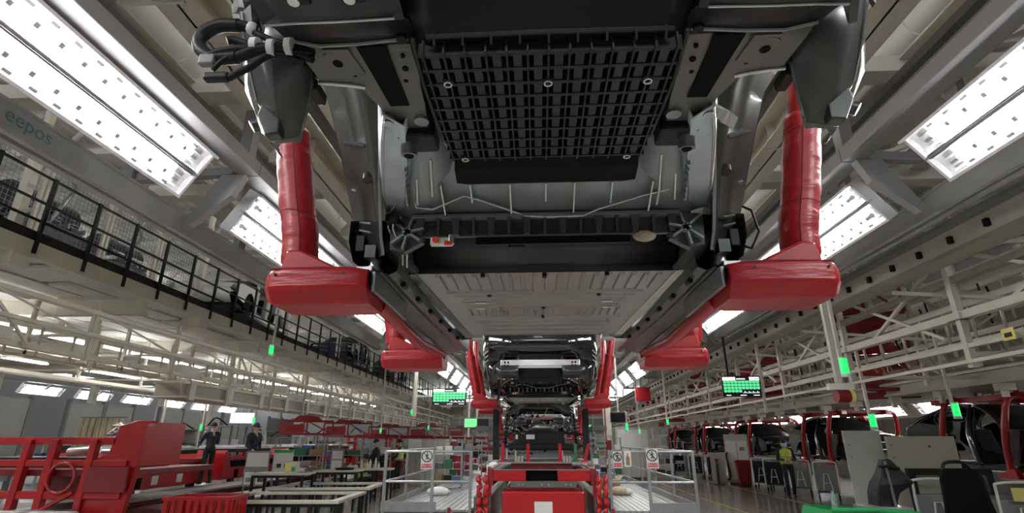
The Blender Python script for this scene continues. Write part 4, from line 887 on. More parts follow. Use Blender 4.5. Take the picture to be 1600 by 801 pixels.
for s in (-1, 1):
    MB().cyl((s * 0.93, 11.2, 1.62), (s * 0.96, 11.2, 1.62), 0.19, 22).build('brake_disc', 'brake_disc', ax, smooth=30)
    MB().cyl((s * 0.88, 11.2, 1.62), (s * 1.03, 11.2, 1.62), 0.075, 14).build('hub', 'steel', ax, smooth=40)
    for y, z0, z1 in ((10.75, 1.56, 1.58), (11.5, 1.55, 1.58), (11.1, 1.82, 1.78)): MB().bar((s * 0.45, y, z0), (s * 0.90, 11.2 + (y - 11.2) * 0.3, z1), 0.05).build('control_arm', 'black_plastic', ax)
    m = MB(); m.tube([(s * 0.72 + 0.055 * math.cos(t * 0.7), 11.25 + 0.055 * math.sin(t * 0.7), 1.62 + t * 0.0075) for t in range(60)], 0.011, 6); m.build('coil_spring', 'grey_dark', ax, smooth=60)
    MB().cyl((s * 0.72, 11.25, 1.6), (s * 0.68, 11.25, 2.2), 0.03, 10).build('damper', 'black_plastic', ax, smooth=40)
    MB().box(min(s * 0.80, s * 0.92), max(s * 0.80, s * 0.92), 10.55, 10.65, 1.33, 2.35).build('guide_pillar', 'black_plastic', ax)
    MB().box(min(s * 0.82, s * 0.95), max(s * 0.82, s * 0.95), 10.5, 10.54, 2.30, 2.36).build('pillar_tag', 'paper', ax)
    MB().box(min(s * 1.02, s * 1.3), max(s * 1.02, s * 1.3), 10.9, 11.6, 1.86, 1.95).build('side_tray', 'grey_dark', ax)
    for k in range(3): MB().box(min(s * 1.05, s * 1.28), max(s * 1.05, s * 1.28), 10.95, 11.5, 1.55 + k * 0.1, 1.60 + k * 0.1).build('side_tray', 'grey_mid', ax)
for k in range(46):
    x = random.uniform(-0.75, 0.75); y = random.uniform(10.48, 10.9); z = random.uniform(1.45, 2.15); r = random.uniform(0.012, 0.035)
    MB().cyl((x, y, z), (x + random.uniform(-.05, .05), y + 0.05, z + random.uniform(-.03, .05)), r, 8).build('fitting', random.choice(['steel', 'silver', 'black_plastic', 'black_plastic', 'grey_dark']), ax, smooth=40)
for k in range(14):
    x = random.uniform(-0.7, 0.6); z = random.uniform(1.5, 2.2)
    MB().tube(smooth_path([(x, 10.55, z), (x + 0.1, 10.5, z - 0.08), (x + 0.22, 10.55, z + random.uniform(-.1, .1))], 5), 0.012, 6).build('hose', random.choice(['black_rubber', 'hose_grey', 'black_rubber']), ax, smooth=60)

# side platforms with plank decks
def platform(side):
    sn = 'left' if side < 0 else 'right'
    p = thing('work_platform', 'low aluminium plank platform with handrails on the %s of the red cart' % sn, 'platform', (side * 2.05, 20, 0), world=True)
    x0, x1 = 1.24, 2.84
    if side > 0: x0, x1 = 1.20, 2.68
    n = 14; w = (x1 - x0) / n
    for k in range(n):
        a = x0 + k * w
        MB().box(min(side * (a + 0.008), side * (a + w - 0.008)), max(side * (a + 0.008), side * (a + w - 0.008)), 10.0, 38, 0.50, 0.535).build('plank', 'plank', p)
    MB().box(min(side * x0, side * x1), max(side * x0, side * x1), 10.02, 38, 0.40, 0.50).build('frame', 'grey_dark', p)
    MB().box(min(side * (x0 + (0.62 if side < 0 else 0.66)), side * x1), max(side * (x0 + (0.62 if side < 0 else 0.66)), side * x1), 9.97, 9.995, 0.50, 0.66).build('kick_plate', 'galv', p)
    xs = (2.80, 1.94, 1.26) if side < 0 else (1.20, 1.87, 2.66)
    def rail(a, b): MB().cyl(a, b, 0.022, 10).build('handrail', 'galv', p, smooth=40)
    for x in xs: MB().box(side * x - 0.025, side * x + 0.025, 9.96, 10.01, 0.45, 1.50).build('rail_post', 'galv', p)
    for z in (1.485, 0.985): rail((side * xs[0], 9.985, z), (side * xs[2], 9.985, z))
    xe = max(xs)
    for k in range(12):
        y = 11.6 + k * 1.7
        if y < 36: MB().box(side * xe - 0.022, side * xe + 0.022, y - 0.022, y + 0.022, 0.5, 1.5).build('rail_post', 'galv', p)
    for z in (1.485, 0.985): rail((side * xe, 10, z), (side * xe, 30.3, z))
    MB().box(side * xe - 0.01, side * xe + 0.01, 10, 30.3, 0.53, 0.65).build('kick_plate', 'galv', p)
    for k in range(8):
        for x in (x0 + 0.1, x1 - 0.1): MB().box(side * x - 0.04, side * x + 0.04, 10.1 + k * 3.5, 10.2 + k * 3.5, 0, 0.42).build('support_leg', 'galv', p)
    return p
platform(-1); platform(1)
def no_entry(label, x, y, z, w=0.21, h=0.32):
    s = thing('warning_sign', label, 'sign', (x, y, z))
    MB().box(-w/2, w/2, -0.006, 0, 0, h).build('plate', 'paper', s, local=True)
    c = h - w * 0.52; R = w * 0.43
    m = MB(); m.tube([(R * math.cos(t * PI / 16), -0.008, c + R * math.sin(t * PI / 16)) for t in range(33)], 0.009, 6); m.build('ring', 'ink', s, local=True, smooth=60)
    MB().bar((-R * 0.7, -0.009, c + R * 0.7), (R * 0.7, -0.009, c - R * 0.7), 0.006, 0.012).build('slash', 'ink', s, local=True)
    m = MB(); m.ball((0.0, -0.008, c + 0.055), 0.014, 8, 6, (1, 0.3, 1)); m.bar((0, -0.008, c + 0.035), (0, -0.008, c - 0.01), 0.006, 0.024, up=(1, 0, 0)); m.bar((0, -0.008, c - 0.01), (0.025, -0.008, c - 0.06), 0.006, 0.013, up=(1, 0, 0)); m.bar((0, -0.008, c - 0.01), (-0.025, -0.008, c - 0.055), 0.006, 0.013, up=(1, 0, 0)); m.bar((-0.035, -0.008, c), (0.035, -0.008, c + 0.03), 0.006, 0.011)
    m.build('walking_figure', 'ink', s, local=True)
    MB().box(-w * 0.44, w * 0.44, -0.009, -0.006, 0.018, 0.085).build('caption_bar', 'sign_red', s, local=True)
    text_mesh('caption', '\u7981\u6b62\u5165\u5185', 0.046, 'paper', s, Matrix.Translation((0, -0.010, 0.052)) @ Matrix.Rotation(PI/2, 4, 'X'), 0.0005)
    return s
no_entry('white no-walking sign on the left platform handrail', -2.05, 9.955, 1.195)
no_entry('white no-walking sign on the right platform handrail nearest the aisle', 1.95, 9.955, 1.215)
no_entry('white no-walking sign on the right platform handrail nearest the cart', 1.34, 9.955, 1.215, 0.16, 0.27)
bs_ = thing('bottle_sign', 'white notice with a brown bottle picture on the right platform handrail', 'sign', (1.52, 9.955, 1.24))
MB().box(-0.06, 0.06, -0.006, 0, 0, 0.26).build('plate', 'paper', bs_, local=True)
MB().prism([(-0.035, 0.02), (0.035, 0.02), (0.035, 0.14), (0.012, 0.18), (0.012, 0.22), (-0.012, 0.22), (-0.012, 0.18), (-0.035, 0.14)], 'y', -0.009, -0.006).build('bottle_picture', 'wood_box', bs_, local=True)
for i, (x, lb) in enumerate(((-1.58, 'small red stop button post before the left platform'), (1.18, 'small red stop button post before the right platform'))):
    b = thing('button_post', lb, 'button post', (x, 9.7, 0), world=True)
    MB().box(x - 0.07, x + 0.07, 9.64, 9.76, 0.0, 0.52).build('post_box', 'red_paint', b, bevel=0.01)
    MB().cyl((x, 9.7, 0.52), (x, 9.7, 0.60), 0.03, 10).build('button', 'red_dull', b, smooth=40)

# ---------------------------------------------------------------- screens
def big_screen(label, cx, y, z0, w, h, rows, cells, post):
    s = thing('status_screen', label, 'screen', (cx, y, z0))
    MB().box(-w/2, w/2, 0, 0.07, 0, h).build('casing', 'black_plastic', s, local=True, bevel=0.006)
    MB().box(-w/2 + 0.015, w/2 - 0.015, -0.003, 0, 0.015, h - 0.015).build('panel', 'screen_black', s, local=True)
    MB().box(-w/2 + 0.02, -w/2 + w * 0.36, -0.005, -0.003, h * 0.77, h * 0.94).build('header_block', 'screen_pale', s, local=True)
    MB().box(w * 0.22, w/2 - 0.02, -0.005, -0.003, h * (0.77 if post != 'left' else 0.73), h * 0.94).build('header_block', 'screen_pale', s, local=True)
    MB().box(w * 0.34, w/2 - 0.03, -0.007, -0.005, h * 0.83, h * 0.85).build('red_line', 'sign_red', s, local=True)
    for k in range(7): MB().box(-0.115 + k * 0.033, -0.09 + k * 0.033, -0.005, -0.003, h * 0.82, h * 0.87).build('heading_mark', 'screen_white', s, local=True)
    ch = h * 0.13; cw = (w - 0.05) / cells; cell = None
    for r in range(rows):
        nn = cells if r < rows - 1 else cells // 2
        for k in range(nn):
            loc = (-w/2 + 0.025 + (k + 0.5) * cw, -0.004, h * 0.70 - r * ch * 1.13)
            if cell is None:
                cell = MB().prism([(-cw*0.46, ch*0.5), (cw*0.46, ch*0.5), (cw*0.46, -ch*0.3), (cw*0.25, -ch*0.5), (-cw*0.25, -ch*0.5), (-cw*0.46, -ch*0.3)], 'y', -0.001, 0.001).build('status_cell', 'screen_green', s, local=True); cell.location = loc
            else: inst(cell, s, loc)
    for k in range(12): MB().box(0.02 + k * w * 0.036, 0.02 + k * w * 0.036 + w * 0.02, -0.005, -0.003, h * 0.16, h * (0.19 + 0.035 * ((k * 5) % 3))).build('bar_mark', 'screen_pale', s, local=True)
    for x0, x1 in ((-0.42, -0.30), (-0.06, 0.1), (0.28, 0.44)): MB().box(x0 * w, x1 * w, -0.005, -0.003, h * 0.05, h * 0.075).build('footer_mark', 'screen_white', s, local=True)
    if post == 'right':
        MB().bar((-0.3, 0.04, h), (-0.3, 0.04, h + 1.1), 0.05).build('hanging_pole', 'black_plastic', s, local=True)
        MB().bar((w/2 + 0.05, 0.04, -0.4), (w/2 + 0.05, 0.04, h + 1.0), 0.06).build('hanging_pole', 'cream', s, local=True)
    else:
        MB().bar((-w/2 - 0.55, 0.1, 0.25), (w/2 + 0.1, 0.1, 0.25), 0.05).build('support_arm', 'cream', s, local=True)
        MB().bar((-w/2 - 0.5, 0.1, -0.3), (-w/2 - 0.5, 0.1, 2.5), 0.09).build('support_post', 'cream', s, local=True)
        MB().bar((w/2 + 0.08, 0.1, -0.85), (w/2 + 0.08, 0.1, 0.4), 0.05).build('support_post', 'cream', s, local=True)
    return s
big_screen('large status screen with rows of green cells beside the left red hanger', -2.53, 15.0, 2.62, 0.96, 0.46, 4, 10, 'left')
big_screen('large status screen with rows of green cells over the right aisle', 5.18, 14.0, 2.74, 0.97, 0.52, 4, 10, 'right')
def monitor(label, x, y, z, w, h, mt, rz=0, half=False):
    s = thing('monitor', label, 'monitor', (x, y, z), rz)
    MB().box(-w/2, w/2, 0, 0.05, 0, h).build('casing', 'grey_mid', s, local=True, bevel=0.006)
    MB().box(-w/2 + 0.02, (0 if half else w/2 - 0.02), -0.004, 0, 0.02, h - 0.02).build('display', mt, s, local=True)
    if half: MB().box(0.02, w/2 - 0.02, -0.004, 0, 0.02, h - 0.02).build('display', 'screen_black', s, local=True)
    MB().bar((0, 0.07, h * 0.5), (0, 0.07, h + 1.6), 0.04).build('hanging_pole', 'cream', s, local=True)
    return s
monitor('small half green monitor hanging over the left platform', -1.63, 14.0, 1.99, 0.66, 0.24, 'screen_lime', 0, True)
monitor('small dark tilted monitor hanging over the right platform', 2.27, 16.0, 2.17, 0.46, 0.3, 'screen_black', -0.3)
monitor('small green monitor close to the right of the lowered car', 1.45, 18.0, 2.05, 0.45, 0.14, 'screen_lime')
monitor('pale tilted monitor above the red battery carts', -9.6, 17.2, 2.2, 0.75, 0.36, 'screen_pale', 0.5)

# ---------------------------------------------------------------- green signal lights
def andon(label, x, y, z, top=None, r=0.035, h=0.2):
    a = thing('signal_light', label, 'signal light', (x, y, z), group=None)
    MB().cyl((0, 0, 0), (0, 0, h), r, 12).build('green_lens', 'andon_green', a, local=True, smooth=40)
    MB().cyl((0, 0, -0.05), (0, 0, 0), r * 1.1, 12).build('base', 'white', a, local=True, smooth=40)
    MB().cyl((0, 0, h), (0, 0, h + 0.02), r * 1.1, 12).build('cap', 'white', a, local=True, smooth=40)
    t = (top or z + 1.0) - z
    MB().bar((0, 0.06, -0.04), (0, 0.06, t), 0.05).build('pole', 'cream', a, local=True)
    return a
for lb, x, y, z, top in (('green signal light on a cream post under the left mezzanine', -7.2, 13.75, 3.86, 5.9), ('green signal light behind the left screen post', -4.25, 17.9, 2.5, 5.9), ('green signal light above the worker at the battery cart', -10.8, 17.0, 2.02, 4.46), ('green signal light beside the pale tilted monitor', -9.0, 16.8, 2.2, 4.46), ('green signal light near the tall red cart end', -12.3, 17.2, 1.85, 4.46), ('large green signal light on the cream post right of the near red arm', 4.80, 8.6, 2.66, 5.85), ('green signal light hanging before the second suspended black car', 8.1, 11.0, 2.12, 3.75), ('green signal light hanging above the pale panel boards', 6.48, 11.0, 1.92, 3.4), ('green signal light under the right screen', 4.5, 19.5, 2.25, 5.95), ('green signal light far down the right aisle', 4.4, 24.5, 2.0, 5.95), ('green signal light beside the dark tilted monitor', 2.52, 16.1, 1.98, 2.5), ('green signal light far down the left aisle', -5.2, 25.5, 2.2, 5.95), ('green signal light above the bench tables', -6.3, 21.5, 2.0, 5.95)):
    big = 1.5 if x in (4.80, 8.1, 6.48, -7.2) else 1.0
    andon(lb, x, y, z, top, 0.04 * big, 0.16 * big)

# ================================================================ PEOPLE
def person(label, loc, rz, pose, top, vest=None, cap=None, mask=False, scale=1.0):
    J = {'hipL': (-.09, 0, .92), 'hipR': (.09, 0, .92), 'kneeL': (-.10, -.02, .49), 'kneeR': (.10, -.02, .49), 'ankL': (-.10, .03, .09), 'ankR': (.10, .03, .09), 'pel': (0, .01, .98), 'waist': (0, .01, 1.12), 'chest': (0, .0, 1.32), 'neck': (0, .01, 1.47), 'head': (0, -.01, 1.62), 'shL': (-.185, .01, 1.40), 'shR': (.185, .01, 1.40), 'elL': (-.23, .03, 1.13), 'elR': (.23, .03, 1.13), 'wrL': (-.23, -.04, .90), 'wrR': (.23, -.04, .90)}
    J.update(pose)
    J = {k: Vector(v) for k, v in J.items()}
    for s in 'LR': J['toe' + s] = J['ank' + s] + Vector((0, -0.17, -0.045))
    m = MB(); segs = []
    def cap_(a, b, r0, r1, kind, n=12):
        a = Vector(a); b = Vector(b)
        m.tube([a, a.lerp(b, .5), b], [r0, (r0 + r1) / 2, r1], n); m.ball(a, r0, n, 8); m.ball(b, r1, n, 8); segs.append((a, b, kind))
    T = 'top'; Lg = 'leg'
    m.ball(J['pel'], 0.15, 14, 10, (1.05, .78, .85)); segs.append((J['pel'], J['pel'] - Vector((0, 0, .05)), Lg))
    cap_(J['pel'] + Vector((0, 0, .06)), J['waist'], 0.125, 0.125, T); cap_(J['waist'], J['chest'], 0.125, 0.135, T)
    m.ball(J['chest'] + Vector((0, 0, .0)), 0.16, 14, 10, (1.1, .75, .9))
    cap_(J['shL'].lerp(J['neck'], .25), J['shR'].lerp(J['neck'], .25), 0.07, 0.07, T)
    cap_(J['neck'] - Vector((0, 0, .05)), J['neck'].lerp(J['head'], .5), 0.055, 0.05, 'skin')
    fd = pose.get('face', (0, -1, 0)); fd = Vector(fd).normalized()
    h = J['head']; sd_ = fd.cross(Vector((0, 0, 1))).normalized(); upv = sd_.cross(fd).normalized()
    m.ball(h + upv * .02, 0.092, 14, 10, (.86, 1.0, 1.12)); m.ball(h - upv * .055 + fd * .022, 0.062, 12, 8, (.95, 1, .9)); segs.append((h - upv * .07, h + upv * .08, 'skin'))
    m.cyl(h + fd * .088 + upv * .01, h + fd * .108 - upv * .028, .010, 8, .016)
    for e in (-1, 1): m.ball(h + sd_ * (e * .083) - upv * .005, .026, 8, 6, (.5, .7, 1.1))
    for s, e in (('L', -1), ('R', 1)):
        cap_(J['hip' + s], J['knee' + s], .088, .062, Lg); cap_(J['knee' + s], J['ank' + s], .062, .048, Lg)
        cap_(J['ank' + s] + Vector((0, .03, -.03)), J['toe' + s], .046, .038, 'shoe')
        cap_(J['sh' + s], J['el' + s], .062, .048, T); cap_(J['el' + s], J['wr' + s], .047, .034, T)
        d = (J['wr' + s] - J['el' + s]).normalized(); pc = J['wr' + s] + d * .055
        q = d.cross(Vector((0, 0, 1)))
        q = q.normalized() if q.length > .2 else Vector((0, 1, 0)); nrm = q.cross(d).normalized()
        cap_(J['wr' + s] + d * .02, pc + d * .03, .030, .030, 'skin', 10)
        for k in range(4):
            b0 = pc + d * .04 + q * (-.027 + k * .018); ln = (.060, .070, .066, .050)[k]
            b1 = b0 + d * ln * .55 - nrm * .012; b2 = b1 + d * ln * .35 - nrm * .025
            m.tube([b0, b1, b2], [.0115, .011, .010], 8); m.ball(b2, .010, 8, 6); segs.append((b0, b2, 'skin'))
        t0 = pc - d * .02 + q * .028; t1 = t0 + q * .022 + d * .03 - nrm * .012; t2 = t1 + d * .03 - nrm * .012
        m.tube([t0, t1, t2], [.013, .012, .010], 8); m.ball(t2, .010, 8, 6); segs.append((t0, t2, 'skin'))
    root = thing('person', label, 'person', loc, rz)
    tmp = m.build('body_tmp', top, None, local=True)
    md = tmp.modifiers.new('r', 'REMESH'); md.mode = 'VOXEL'; md.voxel_size = 0.0105
    ms = tmp.modifiers.new('s', 'SMOOTH'); ms.factor = 0.5; ms.iterations = 3
    dg = bpy.context.evaluated_depsgraph_get()
    me = bpy.data.meshes.new_from_object(tmp.evaluated_get(dg)); bpy.data.objects.remove(tmp)
    me.materials.clear()
    kinds = ['top', 'leg', 'skin', 'shoe']
    for k in (top, 'cloth_black', 'skin', 'shoe'): me.materials.append(M[k])
    idx = []; vest_f = []
    for p in me.polygons:
        c = Vector(p.center); best = 1e9; bk = 'top'
        for a, b, kd in segs:
            ab = b - a; t = max(0, min(1, (c - a).dot(ab) / max(ab.length_squared, 1e-9))); dd = (c - a - ab * t).length
            if kd == 'skin': dd -= .004
            if dd < best: best = dd; bk = kd; 
        idx.append(kinds.index(bk))
    me.polygons.foreach_set('material_index', idx); me.polygons.foreach_set('use_smooth', [True] * len(me.polygons))
    bo = bpy.data.objects.new('body', me); COL.objects.link(bo); bo.parent = root
    # hair or cap
    mh = MB(); rows = []
    for i in range(7):
        t = (PI * .56) * i / 6
        rows.append([tuple(h + upv * (.03 + .108 * math.cos(t)) + (sd_ * math.cos(2*PI*k/16) * .092 - fd * (math.sin(2*PI*k/16) * .105 + .008)) * math.sin(t)) for k in range(16)])
    mh.loft(rows, True); mh.build('cap' if cap else 'hair', cap or 'hair', root, local=True, smooth=60)
    if cap:
        mb_ = MB(); mb_.loft([[tuple(h + upv * .045 + fd * .085 + sd_ * x) for x in (-.07, 0, .07)], [tuple(h + upv * .035 + fd * (.155 - abs(x) * .3) + sd_ * x) for x in (-.06, 0, .06)]]); mb_.build('cap_visor', cap, root, local=True, solid=.006)
    for e in (-1, 1): MB().ball(h + fd * .083 + sd_ * (e * .033) + upv * .018, .011, 8, 6).build('eye', 'ink', root, local=True)
    if mask:
        mm = MB(); mm.loft([[tuple(h + upv * z + fd * (math.sqrt(max(0, 1 - (a / 1.35) ** 2)) * .105 + .006) + sd_ * (a * .068)) for a in (-1.2, -.8, -.4, 0, .4, .8, 1.2)] for z in (-.008, -.035, -.065, -.09)]); mm.build('face_mask', 'mask_blue', root, local=True, solid=.004, smooth=60)
    else: MB().box(-.02, .02, -.004, .004, -.003, .003).build('mouth', 'sign_red', root, local=True).matrix_local = Matrix.Translation(h + fd * .085 - upv * .05) @ Matrix((sd_, fd, upv)).transposed().to_4x4()
    if vest:
        w_ = J['waist']; c_ = J['chest']; pv = J['pel']
        def ell(c, rx, ry, n=20): return [tuple(c + Vector((rx * math.cos(2*PI*k/n), ry * math.sin(2*PI*k/n), 0))) for k in range(n)]
        mv = MB(); mv.loft([ell(pv + Vector((0, 0, .02)), .178, .145), ell(w_, .160, .150), ell(c_, .190, .150), ell(c_ + Vector((0, 0, .09)), .165, .128), ell(J['neck'] - Vector((0, 0, .015)), .095, .085)], True)
        mv.build('vest', vest, root, local=True, solid=.008, smooth=60)
        for z in (0.3, 0.75):
            cc = pv.lerp(c_, z); MB().loft([ell(cc - Vector((0, 0, .02)), .186, .158), ell(cc + Vector((0, 0, .02)), .188, .158)], True).build('reflective_band', 'silver', root, local=True, solid=.003, smooth=60)
    root.scale = (scale,) * 3
    return root
reach = {'elL': (-.24, -.15, 1.16), 'elR': (.24, -.15, 1.16), 'wrL': (-.16, -.40, 1.20), 'wrR': (.16, -.40, 1.20)}
person('person in dark navy workwear reaching over the battery cart', (-9.95, 16.3, 0.47), -2.2, dict(reach, kneeL=(-.13, -.05, .49), ankL=(-.16, -.02, .09), ankR=(.14, .08, .09)), 'cloth_navy', cap='hair')
person('person in dark workwear and blue cap standing behind the notice boards', (-8.2, 15.5, 0.42), 1.2, {'elL': (-.24, -.02, 1.13), 'wrL': (-.2, -.2, 1.02), 'elR': (.26, .06, 1.14), 'kneeL': (-.1, -.1, .5), 'ankL': (-.1, -.12, .09), 'ankR': (.12, .16, .09), 'face': (.3, -1, -.1)}, 'cloth_navy', cap='cap_blue')
person('person standing in a yellow vest near the left platform rail', (-5.25, 20.6, 0.0), -1.5, {'elL': (-.24, .12, 1.15), 'wrL': (-.12, .2, 1.05), 'elR': (.24, -.08, 1.14), 'wrR': (.16, -.26, 1.10), 'kneeR': (.1, -.1, .5), 'ankR': (.1, -.06, .09)}, 'cloth_black', 'vest_yellow', None, True)
person('person in black workwear standing behind the seated yellow vest', (-5.85, 19.6, 0.0), -1.2, {'elL': (-.24, -.12, 1.16), 'wrL': (-.14, -.34, 1.08), 'face': (-.2, -1, -.3)}, 'cloth_black', None, None, True)
sit = {'pel': (0, .05, .52), 'hipL': (-.09, .03, .50), 'hipR': (.09, .03, .50), 'waist': (0, .02, .66), 'chest': (0, -.05, .86), 'neck': (0, -.08, 1.01), 'head': (0, -.13, 1.15), 'shL': (-.185, -.07, .94), 'shR': (.185, -.07, .94), 'elL': (-.24, -.2, .76), 'elR': (.24, -.2, .76), 'wrL': (-.12, -.42, .82), 'wrR': (.12, -.42, .82), 'kneeL': (-.12, -.42, .50), 'kneeR': (.12, -.42, .50), 'ankL': (-.12, -.38, .09), 'ankR': (.12, -.38, .09), 'face': (0, -1, -.35)}
person('person in a yellow vest seated at the rear bench table', (-5.75, 18.0, 0.0), 0.9, sit, 'cloth_navy', 'vest_yellow', None, False)
person('person in black with yellow safety vest walking beside the white trolleys', (7.72, 18.0, 0.0), -0.25, {'elL': (-.25, -.06, 1.14), 'wrL': (-.08, -.26, 1.12), 'elR': (.25, -.06, 1.14), 'wrR': (.08, -.26, 1.12), 'kneeL': (-.1, -.16, .5), 'ankL': (-.1, -.16, .09), 'kneeR': (.11, .0, .5), 'ankR': (.11, .18, .11), 'face': (-.25, -1, -.15)}, 'cloth_black', 'vest_yellow', None, True)
stool = thing('stool', 'dark stool under the seated yellow vest', 'stool', (-5.72, 18.04, 0))
MB().cyl((0, 0, .34), (0, 0, .39), .17, 18).build('seat', 'black_plastic', stool, local=True, smooth=40)
for a in range(4): MB().bar((.12 * math.cos(a * PI/2), .12 * math.sin(a * PI/2), .35), (.17 * math.cos(a * PI/2), .17 * math.sin(a * PI/2), 0), .025).build('leg', 'grey_dark', stool, local=True)

# ================================================================ BENCH TABLES (left aisle)
def table(label, x, y, w, d, h, rz=0, ring=False):
    t = thing('bench_table', label, 'table', (x, y, 0), rz)
    if ring:
        b = 0.16
        for (x0, x1, y0, y1) in ((-w/2, w/2, -d/2, -d/2 + b), (-w/2, w/2, d/2 - b, d/2), (-w/2, -w/2 + b, -d/2 + b, d/2 - b), (w/2 - b, w/2, -d/2 + b, d/2 - b)):
            MB().box(x0, x1, y0, y1, h - .05, h).build('top_board', 'offwhite_top', t, local=True, bevel=.006)
    else: MB().box(-w/2, w/2, -d/2, d/2, h - .045, h).build('top_board', 'offwhite_top', t, local=True, bevel=.006)
    MB().box(-w/2 + .04, w/2 - .04, -d/2 + .03, -d/2 + .06, h - .10, h - .05).build('apron', 'black_plastic', t, local=True)
    n = max(2, int(w / 0.45) + 1)
    for i in range(n):
        for yy in ((-d/2 + .05, d/2 - .05)):
            xx = -w/2 + .06 + i * (w - .12) / (n - 1)
            MB().box(xx - .025, xx + .025, yy - .025, yy + .025, 0, h - .05).build('leg', 'black_plastic', t, local=True)
    return t
table('long low white-topped table frame nearest the aisle with black legs', -4.6, 10.3, 2.3, 1.8, .72, 0.05, True)
table('low white-topped table frame behind the nearest one', -4.85, 12.85, 2.2, 1.7, .72, 0.08, True)
table('small white-topped table carrying a yellow-green box', -6.0, 12.9, 1.25, .75, .98, 0.05)
table('small white-topped table in the second row beside the notice boards', -5.3, 14.6, 1.15, .7, .96, 0.05)
table('rear white-topped table where a person sits', -5.2, 16.7, 1.5, .7, .9, 0.08)
bx = thing('supply_box', 'yellow-green cardboard box standing on the small bench table', 'box', (-5.8, 12.85, .98))
MB().box(-.14, .14, -.09, .09, 0, .24).build('carton', 'offwhite_top', bx, local=True, bevel=.008)
MB().box(-.13, .02, -.095, -.09, .04, .2).build('print', 'paper_yellow', bx, local=True); MB().box(.03, .12, -.095, -.09, .03, .12).build('print', 'green_paint', bx, local=True)
def bottle(label, x, y, z, h=.24, r=.033, cap='water_blue', mt='bottle'):
    b = thing('bottle', label, 'bottle', (x, y, z))
    m = MB(); m.tube([(0, 0, 0), (0, 0, .01), (0, 0, h * .3), (0, 0, h * .34), (0, 0, h * .64), (0, 0, h * .82), (0, 0, h * .92)], [r * .9, r, r, r * .93, r, r * .5, r * .38], 14); m.build('bottle_body', mt, b, local=True, smooth=40)
    MB().cyl((0, 0, h * .91), (0, 0, h), r * .42, 12).build('bottle_cap', cap, b, local=True, smooth=40)
    return b
for i in range(5): bottle(('tall', 'short', 'slim', 'second tall', 'squat')[i] + ' pale bottle on the rear bench table', -5.35 + i * .13, 16.55 + (i % 2) * .12, .9, (.27, .2, .26, .3, .17)[i], .035, 'white', 'white')
dish = thing('tray', 'dark round tray standing on the second row bench table', 'tray', (-5.15, 14.55, .96))
MB().cyl((0, 0, 0), (0, 0, .05), .22, 20, .26).build('tray_dish', 'black_plastic', dish, local=True, smooth=40); MB().cyl((0, 0, .05), (0, 0, .07), .12, 16).build('tray_load', 'green_dark', dish, local=True, smooth=40)

def board(label, x, y, w, z0, z1, rz, blocks, mt='white', head=None):
    b = thing('notice_board', label, 'notice board', (x, y, 0), rz)
    MB().box(-w/2, w/2, 0, .03, z0, z1).build('panel', mt, b, local=True)
    if head: MB().box(-w/2, w/2, -.004, 0, z1 - .08, z1).build('heading_strip', head, b, local=True)
    for (x0, x1, a, c, m_) in blocks: MB().box(x0 * w, x1 * w, -.006, -.002, z0 + a * (z1 - z0), z0 + c * (z1 - z0)).build('sheet', m_, b, local=True)
    for xx in (-w/2 + .03, w/2 - .03):
        MB().box(xx - .015, xx + .015, .03, .06, 0, z1).build('leg', 'galv', b, local=True)
        MB().box(xx - .02, xx + .02, -.2, .25, 0, .03).build('foot', 'galv', b, local=True)
    return b
board('grey notice board with printed pages, left one by the tables', -7.55, 14.6, .62, .55, 1.42, .1, ((-.45, -.08, .05, .4, 'paper'), (.05, .42, .05, .4, 'paper'), (-.45, .45, .55, .95, 'paper'), (-.4, -.1, .12, .25, 'ink'), (.1, .4, .12, .25, 'ink')), 'grey_mid')
board('white notice board with a green heading beside the tables', -6.95, 14.8, .50, .75, 1.45, .15, ((-.4, .4, .3, .8, 'paper'), (-.3, -.05, .35, .5, 'ink'), (.08, .3, .35, .5, 'ink'), (-.4, .4, .05, .22, 'paper')), 'white', 'green_paint')
board('narrow grey notice board behind the round tray table', -6.5, 17.6, .4, .75, 1.45, .2, ((-.4, .4, .1, .5, 'paper'), (-.4, .4, .55, .9, 'paper')), 'grey_mid')
board('white sheet board on the tall beige cabinets', -4.85, 21.3, .5, 1.3, 1.75, 0, ((-.4, .4, .2, .8, 'paper'),), 'white')
cb_ = thing('tall_cabinet', 'tall beige steel cabinet row beside the left platform', 'cabinet', (-4.5, 23.4, 0))
MB().box(-.75, .75, -1.5, 1.5, 0, 1.75).build('carcass', 'beige_panel', cb_, local=True, bevel=.01)
for k in range(4): MB().box(-.73 + k * .37, -.39 + k * .37, -1.515, -1.5, .1, 1.7).build('door', 'cabinet', cb_, local=True)
for k in range(4): MB().box(-.43 + k * .37, -.41 + k * .37, -1.53, -1.515, .85, 1.0).build('handle', 'grey_dark', cb_, local=True)

# ================================================================ LEFT: RED BATTERY CARTS
cvy = thing('floor_conveyor', 'grey floor conveyor strip beside the red battery carts', 'conveyor', (-8.9, 16, 0), world=True)
MB().box(-9.55, -9.15, 8, 40, 0.10, 0.40).build('side_skirt', 'red_dull', cvy)
MB().box(-9.75, -8.95, 8, 40, 0.40, 0.45).build('walk_plate', 'galv', cvy)
MB().box(-8.9, -7.55, 8, 40, 0.22, 0.27).build('lower_plate', 'plank', cvy)
MB().box(-8.85, -7.6, 8, 40, 0.0, 0.22).build('lower_frame', 'grey_dark', cvy)
MB().box(-10.05, -9.80, 8, 40, 0.36, 0.44).build('rail', 'steel', cvy)

